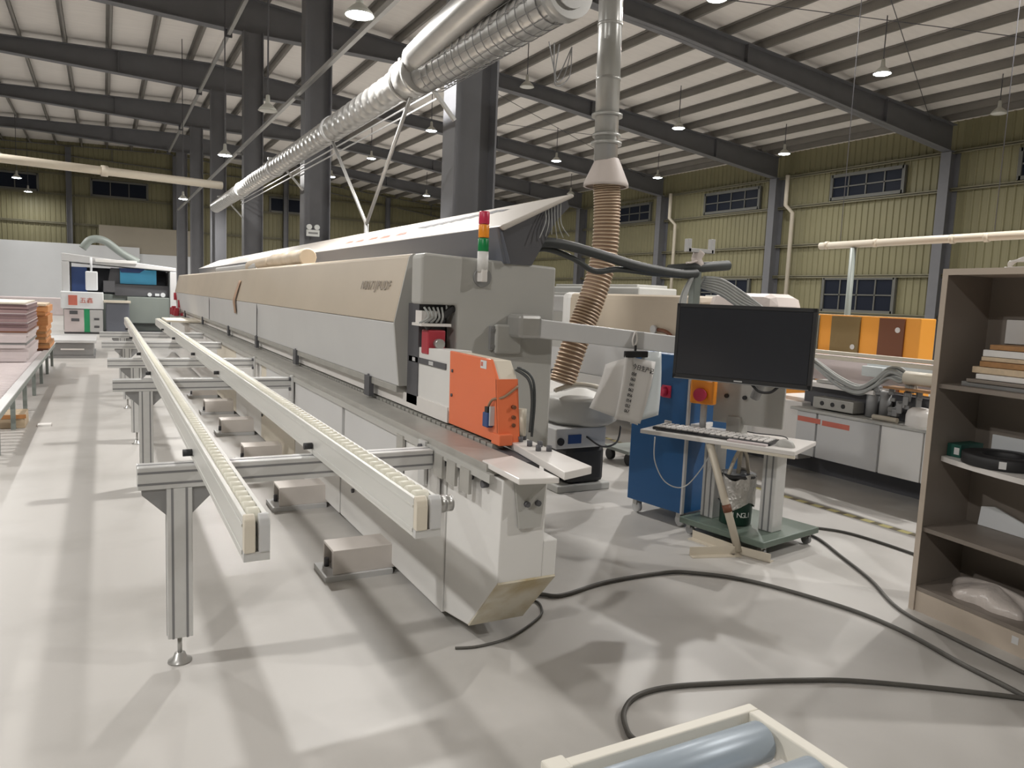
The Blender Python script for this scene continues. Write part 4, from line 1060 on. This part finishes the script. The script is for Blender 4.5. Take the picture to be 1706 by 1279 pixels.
for yy, rr_ in ((4.14, 0.05), (4.02, 0.045)): M().cyl((X2 + 0.16, yy, 0.63), (X2 + 0.16, yy, 0.86), rr_, seg=16).build('spindle_motor', 'gusset', m2)
M().cyl((X2 + 0.06, 3.83, 0.648), (X2 + 0.06, 4.05, 0.648), 0.022, seg=12).build('drive_shaft', 'pipe', m2)
for k in range(26):
    a, b_, c = X2 + 0.08 + 0.15 * random.random(), 3.72 + 0.42 * random.random(), 0.70 + 0.18 * random.random()
    M().obox((a, b_, c), (0.03 + 0.03 * random.random(), 0.04, 0.03 + 0.05 * random.random()), random.random()).build('valve', 'gusset', m2, 0.004)
M().lathe((X2 + 0.13, 3.69, 0.625), [(0.10, 0.0), (0.10, 0.08), (0.09, 0.12), (0.06, 0.145), (0.0, 0.15)], 24).build('motor_cap', 'whiteplate', m2)
M().cyl((X2 + 0.12, 3.45, 1.0), (X2 + 0.12, 3.83, 1.0), 0.055, seg=18).build('glue_drum', 'cream', m2)
M().box(X2 + 0.05, X2 + 0.20, 3.5, 3.98, 0.90, 0.915).build('copper_strip', 'wood', m2)
cb2 = M()
for k in range(8):
    j = [0.03 * (random.random() - 0.5) for _ in range(8)]
    o_ = 0.020 * (k % 4); dx_ = 0.03 * (k // 4)
    cb2.tube([(X2 + 0.16 + dx_, 4.86, 1.10 - o_), (X2 + 0.13 + dx_, 4.72, 1.04 - o_ + j[0]), (X2 + 0.09 + dx_, 4.45, 0.92 - o_ + j[1]), (X2 + 0.09 + dx_, 4.24, 0.885 - o_ + j[2]), (X2 + 0.10 + dx_, 4.10, 0.95 - o_ + j[3]),
              (X2 + 0.11 + dx_, 3.98, 1.05 - o_ + j[4]), (X2 + 0.12 + dx_, 3.88, 1.06 - 1.5 * o_ + j[5]), (X2 + 0.14 + dx_, 3.79 + o_, 0.98), (X2 + 0.15 + dx_, 3.77 + o_, 0.88)], 0.013, 7, 7)
cb2.build('cable_bundle', 'greycable', m2)
# hood of second machine
hd2 = M().box(X2 + 0.02, X2 + 0.75, 6.25, 8.95, 0.98, 1.62).build('hood', 'tan', m2, 0.07)
M().box(X2 - 0.0, X2 + 0.75, 8.72, 8.97, 0.96, 1.63).build('hood_end', 'white', m2, 0.08)
M().box(X2 + 0.06, X2 + 0.7, 6.25, 8.9, 0.55, 0.98).build('hood_base', 'lightgrey', m2, 0.02)
M().box(X2 + 0.03, X2 + 0.055, 7.0, 7.5, 0.74, 0.80).build('wood_frame', 'wood', m2)
M().box(X2 + 0.05, X2 + 0.7, 6.25, 8.9, 0.2, 0.55).build('lower_base', 'white', m2, 0.01)
M().cyl((X2, 6.9, 1.22), (X2 - 0.03, 6.9, 1.22), 0.05, seg=14).build('hood_knob', 'lightgrey', m2)
M().tube([(X2 + 0.01, 6.85, 1.22), (X2 - 0.02, 6.65, 1.20), (X2 - 0.02, 6.48, 1.08), (X2 - 0.01, 6.44, 0.98)], 0.022, 8, 6).build('hood_handle', 'brown', m2)
M().box(X2 + 0.1, X2 + 0.6, 5.3, 6.2, 1.16, 1.66).build('rounded_cover', 'conew', m2, 0.12)
# orange cabinet row behind
oc = thing('orange_machine', (7.9, 6.2, 0), 'amber cabinet machine with olive and brown doors behind the second machine', 'machine')
XO = 7.5
M().box(XO + 0.02, XO + 0.28, 4.93, 7.5, 0.1, 1.475).build('cabinet_body', 'amber', oc, 0.01)
for nm, a, c, mt_ in (('brown_door', 5.10, 5.40, 'brown'), ('olive_door', 5.64, 6.02, 'olive'), ('green_door', 6.20, 6.40, 'machgreen')):
    o = M().box(XO - 0.002, XO + 0.022, a, c, 0.55, 1.462).build(nm, mt_, oc, 0.003)
    M().cyl((XO - 0.003, a + 0.07, 1.34 if a < 5.5 else 1.12), (XO - 0.008, a + 0.07, 1.34 if a < 5.5 else 1.12), 0.03, seg=12).build('door_lock', 'lightlabel', o)
M().box(XO + 0.05, XO + 0.26, 4.98, 7.45, 0, 0.1).build('plinth', 'darkgrey', oc)
M().box(XO - 0.004, XO + 0.02, 5.64, 6.02, 0.50, 0.55).build('door_sill', 'wood', oc)
# hanging pipe above the shelf
hpipe = thing('hanging_pipe', (10.0, 6.2, 2.5), 'long pale pipe hanging from thin rods above the beige shelf', 'pipe')
M().cyl((10.0, 8.36, 2.535), (10.0, 3.2, 2.56), 0.055, seg=14).build('pipe_run', 'pipe', hpipe)
for y in (8.2, 7.35, 6.2, 5.75): M().cyl((10.0, y, 2.54), (10.0, y + 0.06, 2.54), 0.062, seg=14).build('pipe_collar', 'pipe', hpipe)
for y in (8.0, 5.7): M().cyl((10.0, y, 2.58), (10.0, y, ztop(10.0) + 0.17), 0.006, seg=6).build('hanger_rod', 'darkgrey', hpipe)
tag(M().cyl((9.98, 7.74, 0.0), (9.98, 7.74, 2.48), 0.045, seg=12).build('drop_pipe', 'machgreen'), 'upright greenish pipe in front of the low dark window', 'pipe')
# background machinery in the right half
bgm = [
    (8.2, 9.2, 12.0, 14.8, 0, 1.62, 'lightgrey', 'pale grey machine housing seen over the second machine hood'),
    (9.6, 10.6, 12.4, 16.0, 0, 1.85, 'grey', 'taller grey machine housing behind the pale one'),
    (9.5, 10.4, 18.0, 22.0, 0, 1.95, 'lightgrey', 'distant light grey cabinet beside the brown hose'),
    (12.5, 13.6, 8.6, 10.4, 0, 1.35, 'darkgrey', 'dark machine bench beyond the amber cabinets'),
    (12.2, 13.0, 12.6, 13.6, 0, 1.72, 'white', 'white control cabinet beneath the low right window'),
    (11.8, 12.4, 6.6, 7.3, 0, 1.75, 'lightgrey', 'pale wall box beside the beige shelf edge'),
]
for x0, x1, y0, y1, z0, z1, mt_, lab in bgm:
    t = thing('machine_housing', ((x0 + x1) / 2, (y0 + y1) / 2, 0), lab, 'machine')
    M().box(x0, x1, y0, y1, 0.08, z1).build('housing', mt_, t, 0.03)
    M().box(x0 + 0.05, x1 - 0.05, y0 + 0.05, y1 - 0.05, 0, 0.08).build('plinth', 'darkgrey', t)
    M().box(x0 + 0.1, x1 - 0.1, y0 + 0.2, y1 - 0.2, z1, z1 + 0.06).build('top_cover', 'grey', t, 0.01)
    M().box(x0 - 0.01, x0, y0 + 0.15, y1 - 0.15, z1 * 0.35, z1 * 0.8).build('front_panel', 'grey' if mt_ != 'grey' else 'lightgrey', t)
tag(M().lathe((9.0, 15.4, 0), [(0.0, 0), (0.1, 0), (0.04, 0.05), (0.035, 2.0), (0.0, 2.02)], 12).build('blue_post', 'cyan'), 'thin blue post standing behind the second machine', 'post')

# ------------------------------------------------------------------ floor cables and tape
def floor_cable(pts, r, label, mt_='floorcable', nm='power_cable'):
    tag(M().tube([(x, y, r + 0.001) for x, y in pts], r, 8, 8).build(nm, mt_), label, 'cable')
floor_cable([(1.70, 3.20), (1.92, 3.169), (2.028, 3.108), (2.351, 3.17), (2.717, 3.166), (2.884, 3.108), (3.112, 2.878), (3.287, 2.434), (3.312, 2.119), (3.247, 1.792), (3.206, 1.511), (3.1, 1.2)], 0.011, 'long dark power cable curving from the machine end across the floor')
floor_cable([(1.62, 1.80), (1.585, 1.92), (1.60, 1.99), (1.661, 2.085), (1.768, 2.152), (1.92, 2.158), (2.143, 2.095), (2.459, 1.981), (2.725, 1.848), (3.19, 1.503), (3.5, 1.2)], 0.010, 'dark power cable looping behind the blue roller conveyor')
floor_cable([(3.95, 3.62), (4.171, 3.573), (4.408, 3.366), (4.471, 3.133), (4.469, 2.792), (4.45, 2.4)], 0.009, 'dark cable running from the operator stand behind the shelf')
floor_cable([(3.86, 3.40), (4.024, 3.441), (4.117, 3.462), (4.146, 3.298), (3.984, 2.984), (3.789, 2.631), (3.60, 2.374), (3.515, 2.197), (3.47, 1.959), (3.42, 1.60), (3.38, 1.3)], 0.009, 'dark cable running from the operator stand along the shelf foot')
floor_cable([(1.80, 3.12), (1.877, 3.10), (1.848, 2.998), (1.774, 2.917), (1.567, 2.799), (1.40, 2.775), (1.30, 2.80)], 0.006, 'thin cable curling on the floor below the machine end', 'floorcable', 'thin_cable')
tp = M().prism([(4.80, 4.6), (4.86, 4.6), (4.95, 2.6), (4.89, 2.6)], 'z', 0.0005, 0.002)
tag(tp.build('floor_tape', 'tape'), 'yellow and black hazard tape stuck on the floor near the shelf', 'tape')
tp = M().prism([(4.92, 7.4), (4.98, 7.4), (4.93, 6.1), (4.87, 6.1)], 'z', 0.0005, 0.002)
tag(tp.build('floor_tape', 'tape'), 'yellow and black hazard tape stuck on the floor behind the dust drum', 'tape')

# ------------------------------------------------------------------ near roller conveyor (bottom edge)
rc_ = thing('roller_conveyor', (0.91, 0.75, 0), 'ivory framed conveyor with fat blue-grey rollers at the bottom edge', 'conveyor')
zc = 0.70
def barb(x0, x1, y0, y1, nm='frame_bar'): return M().box(x0, x1, y0, y1, zc - 0.06, zc).build(nm, 'frameivory', rc_, 0.003)
barb(0.66, 1.15, 1.015, 1.04); barb(1.122, 1.15, 0.42, 1.015); barb(0.66, 0.688, 0.42, 1.015); barb(0.66, 1.15, 0.40, 0.42)
M().box(0.655, 0.70, 1.005, 1.045, zc - 0.07, zc + 0.006).build('corner_block', 'frameivory', rc_, 0.004)
for i in range(4):
    y = 0.965 - 0.125 * i
    o = M().lathe((0.905, y, zc - 0.03), [(0.0, -0.214), (0.032, -0.214), (0.0375, -0.208), (0.0375, 0.200), (0.032, 0.207), (0.0, 0.207)], 28, 'x').build('roller', 'rubberblue', rc_)
    M().cyl((0.68, y, zc - 0.03), (1.13, y, zc - 0.03), 0.009, seg=8).build('axle', 'galv', o)
for i in range(3):
    y = 0.9025 - 0.125 * i
    M().box(0.70, 1.11, y - 0.016, y + 0.016, zc - 0.050, zc - 0.040).build('gap_plate', 'whiteplate', rc_)
for x, y in ((0.675, 1.01), (1.135, 1.01), (0.675, 0.42), (1.135, 0.42)):
    M().box(x - 0.015, x + 0.015, y - 0.015, y + 0.015, 0, zc - 0.06).build('leg', 'frameivory', rc_)

# ------------------------------------------------------------------ left roller conveyor with board stacks
lc = thing('low_roller_conveyor', (-1.6, 12.0, 0), 'low roller conveyor carrying stacked boards at the left edge', 'conveyor')
zl = 0.37
r1 = M().box(-0.84, -0.79, 7.3, 16.0, zl - 0.07, zl).build('side_rail', 'machgreen', lc, 0.004)
M().box(-0.86, -0.78, 7.3, 16.0, zl, zl + 0.012).build('rail_cap', 'lightgrey', r1)
M().box(-2.45, -2.40, 7.3, 16.0, zl - 0.07, zl).build('side_rail', 'machgreen', lc, 0.004)
rol = None
for k in range(56):
    y = 7.4 + k * 0.152
    if rol is None: rol = M().cyl((-2.40, y, zl - 0.025), (-0.84, y, zl - 0.025), 0.027, seg=12).build('roller', 'palemauve', lc)
    else:
        c = rol.copy(); COL.objects.link(c); c.location = (0, k * 0.152, 0)
for y in (7.6, 8.9, 10.2, 11.5, 12.8, 14.1, 15.4):
    M().box(-0.835, -0.795, y - 0.03, y + 0.03, 0, zl - 0.07).build('leg', 'machgreen', lc)
    M().box(-2.445, -2.405, y - 0.03, y + 0.03, 0, zl - 0.07).build('leg', 'machgreen', lc)
def board_stack(x0, x1, y0, y1, z0, spec, lab, grp):
    z = z0
    n = len(spec)
    for i, (h, mt_) in enumerate(spec):
        j = 0.05 * (random.random() - 0.5)
        o = M().box(x0 + j, x1 + j + 0.008 * math.sin(i), y0 + j, y1 + j, z, z + h).build('board', mt_, None)
        tag(o, '%s, %s from the bottom' % (lab, 'number %d' % (i + 1)), 'board', grp)
        z += h + 0.0006
spec1 = [(0.045, 'palemauve')] * 5 + [(0.03, 'gusset')] + [(0.045, 'palemauve')] * 3 + [(0.018, 'brown')] + [(0.042, 'mauve'), (0.014, 'darkmauve'), (0.03, 'mauve'), (0.022, 'darkmauve'), (0.012, 'palemauve')] * 3 + [(0.02, 'cream')]
board_stack(-2.3, -0.93, 12.2, 14.0, zl + 0.006, spec1, 'mauve board in the tall stack on the low conveyor', 'boards in the mauve stack')
spec2 = [(0.03, 'brown')] + [(0.05, 'orangewood'), (0.04, 'wood')] * 3 + [(0.05, 'orangewood')] * 8 + [(0.03, 'palewood')]
board_stack(-2.2, -0.80, 14.15, 15.4, zl + 0.006, spec2, 'orange board in the stack behind the mauve one', 'boards in the orange stack')
pl = thing('wooden_pallet', (-1.2, 8.6, 0), 'small orange wooden crate by the left edge under the low conveyor', 'crate')
M().box(-1.35, -0.72, 8.95, 9.35, 0.0, 0.14).build('crate_body', 'palewood', pl, 0.005)
M().box(-1.36, -0.71, 8.94, 8.95, 0.10, 0.14).build('crate_rim', 'orangewood', pl)
tag(M().box(-0.62, -0.50, 9.0, 9.12, 0, 0.02).build('paper_scrap', 'paper'), 'small pale scrap lying on the floor by the crate', 'scrap')

# ------------------------------------------------------------------ far machine with blue screen
fm = thing('machining_centre', (0.4, 25.5, 0), 'large enclosed machine with blue window beyond the roller support', 'machine')
M().box(-1.0, 1.9, 25.0, 27.3, 0, 0.06).build('plinth', 'darkgrey', fm)
M().box(-1.05, 1.95, 25.9, 27.4, 0.05, 1.15).build('lower_body', 'machgreen', fm, 0.02)
f = M().box(-1.05, -0.86, 25.5, 27.4, 1.15, 2.06).box(1.80, 1.98, 25.5, 27.4, 0.2, 1.90)
f.prism([(-1.05, 2.30), (-1.05, 2.065), (1.98, 1.905), (1.98, 2.02)], 'y', 25.5, 27.4)
f.build('enclosure_frame', 'lightgrey', fm, 0.02)
M().box(-0.2, 0.9, 25.45, 25.5, 2.08, 2.17).build('frame_beam', 'white', fm, 0.01)
M().box(-0.82, 1.80, 27.2, 27.3, 1.15, 1.94).build('dark_interior', 'bluegrey', fm)
M().box(0.45, 1.45, 25.95, 25.98, 1.48, 1.92).build('blue_window', 'cyan', fm)
M().prism([(0.42, 1.95), (1.15, 1.95), (0.98, 1.82), (0.48, 1.82)], 'y', 25.90, 25.94).build('dark_blue_flap', 'deepblue', fm)
M().box(0.30, 1.80, 25.85, 25.95, 1.12, 1.46).build('dark_band', 'darkgrey', fm)
M().box(-0.82, -0.42, 25.85, 25.95, 1.15, 1.92).build('left_window', 'deepblue', fm)
M().prism([(0.20, 1.94), (0.45, 1.94), (0.55, 1.40), (0.10, 1.40)], 'y', 26.0, 26.1).build('inner_column', 'darkgrey', fm)
wh = M().cyl((1.25, 25.84, 1.18), (1.25, 25.80, 1.18), 0.06, seg=14).cyl((1.62, 25.84, 1.18), (1.62, 25.80, 1.18), 0.07, seg=14)
wh.box(1.40, 1.52, 25.80, 25.84, 1.14, 1.22)
wh.build('white_fitting', 'whitewall', fm)
M().box(0.62, 1.96, 25.6, 25.9, 0.30, 1.10).build('front_apron', 'machgreen', fm, 0.02)
fc = M().box(-1.07, 0.0, 24.9, 25.5, 0.72, 1.20).build('control_shelf', 'whitewall', fm, 0.02)
text('五鑫', 'logo_text', 'redink', fc, (-0.60, 24.885, 0.90), 0.17, axes((1, 0, 0), (0, 0, 1)), 0.003, 1.0)
M().box(-0.88, -0.66, 24.885, 24.9, 0.82, 1.10).build('logo_block', 'redink', fc)
M().box(-1.0, -0.50, 24.95, 25.5, 0.05, 0.70).build('white_drawer_unit', 'palemauve', fm, 0.02)
M().box(-0.36, -0.02, 24.95, 25.5, 0.05, 0.70).build('grey_drawer_unit', 'lightgrey', fm, 0.02)
M().box(-0.50, -0.36, 24.97, 25.4, 0.05, 0.72).build('green_post', 'exitgreen', fm)
for q in ((-0.82, -0.62, 24.93, 24.95, 0.36, 0.44), (-0.25, -0.12, 24.93, 24.95, 0.18, 0.24), (-0.25, -0.12, 24.93, 24.95, 0.40, 0.46), (-0.86, -0.66, 24.93, 24.95, 0.56, 0.66)):
    M().box(*q).build('drawer_handle', 'darkgrey', fm)
M().box(0.05, 0.66, 24.9, 25.5, 0.08, 0.92).build('grey_cabinet', 'bluegrey', fm, 0.02)
M().box(0.0, 0.70, 24.8, 25.5, 0.92, 0.98).build('cabinet_top', 'cream', fm)
pd = M().box(-0.45, -0.14, 25.1, 25.2, 1.25, 1.80).build('control_pendant', 'whitewall', fm, 0.03)
M().cyl((-0.30, 25.2, 1.8), (-0.30, 25.2, 2.2), 0.03, seg=8).build('pendant_pole', 'whitewall', pd)
M().box(0.0, 0.30, 25.2, 25.3, 1.22, 1.55).build('small_screen', 'darkgrey', fm)
M().tube([(-0.52, 25.6, 2.45), (-0.30, 25.6, 2.72), (0.05, 25.7, 2.72), (0.5, 25.9, 2.4), (0.95, 26.0, 2.15)], 0.11, 10, 6).build('cable_duct', 'machgreen', fm)
tag(M().box(-3.9, -1.4, 38.0, 38.6, 0, 0.75).build('pallet_load', 'palemauve', None, 0.04), 'pale low load standing before the white partition wall', 'load')
lt = thing('lift_table', (-0.55, 17.6, 0), 'low grey lift table standing on the floor before the far machine', 'table')
M().box(-0.98, -0.14, 16.95, 18.9, 0.30, 0.36).build('table_plate', 'lightgrey', lt, 0.01)
M().box(-0.93, -0.19, 17.0, 18.8, 0.05, 0.30).build('scissor_body', 'gusset', lt, 0.01)
M().box(-0.75, -0.35, 16.99, 17.0, 0.16, 0.19).build('front_bar', 'whiteplate', lt)
M().box(-0.96, -0.16, 16.96, 18.85, 0, 0.05).build('base_frame', 'gusset', lt)

# ------------------------------------------------------------------ overhead odds and ends
tk = thing('lighting_trunking', (2.75, 20, 4.7), 'thin pale cable trunking running beside the middle columns under the lamps', 'trunking')
M().box(2.86, 2.92, 7.2, 36.0, 4.70, 4.76).build('trunk', 'galv', tk)
for k in range(2, 6): M().box(2.86, 3.02, FR[k] - 0.2, FR[k] - 0.16, 4.66, 4.70).build('trunk_bracket', 'gusset', tk)
tk = thing('roof_busbar', (2.72, 22, 7.4), 'pale busbar hanging under the rafters left of the middle columns', 'busbar')
M().box(2.66, 2.74, 14.5, 38.0, 7.40, 7.48).build('bar', 'galv', tk)
for k in range(3, 7): M().box(2.62, 2.78, FR[k] - 0.03, FR[k] + 0.03, 7.36, zbot(2.7) + 0.02).build('hanger', 'darkgrey', tk)
br = M()
for (x0, y0, x1, y1) in ((8.0, FR[1], 20.0, FR[2]), (20.0, FR[1], 8.0, FR[2]), (8, FR[3], 20, FR[4]), (20, FR[3], 8, FR[4])):
    br_ = M().cyl((x0, y0, ztop(x0) - 0.12), (x1, y1, ztop(x1) - 0.12), 0.009, seg=5)
    o = br_.build('bracing_rod', 'darkgrey')
    tag(o, 'thin dark bracing rod crossing under the right half of the roof', 'rod', 'roof bracing rods')
ex = thing('emergency_light', (3.13, 13.08, 2.4), 'small white emergency light with two round heads on a middle column', 'lamp')
M().box(3.04, 3.26, 13.075, 13.11, 2.42, 2.53).build('light_body', 'lettering', ex, 0.006)
for x in (3.085, 3.215): M().cyl((x, 13.06, 2.575), (x, 13.11, 2.575), 0.045, seg=16).build('lamp_head', 'lettering', ex)
M().box(3.07, 3.23, 13.072, 13.075, 2.46, 2.49).build('printed_line', 'gusset', ex)
wcl = M()
for k in range(3): wcl.tube([(2.62 + 0.04 * k, 4.5, 3.2), (2.68, 4.5, 3.0 - 0.03 * k), (2.74 + 0.04 * k, 4.55, 3.02), (2.80, 4.5, 3.2)], 0.004, 6, 8)
wcl.build('hanging_wires', 'gusset', du)
for o in bpy.data.objects:
    if '_o' in o: del o['_o']
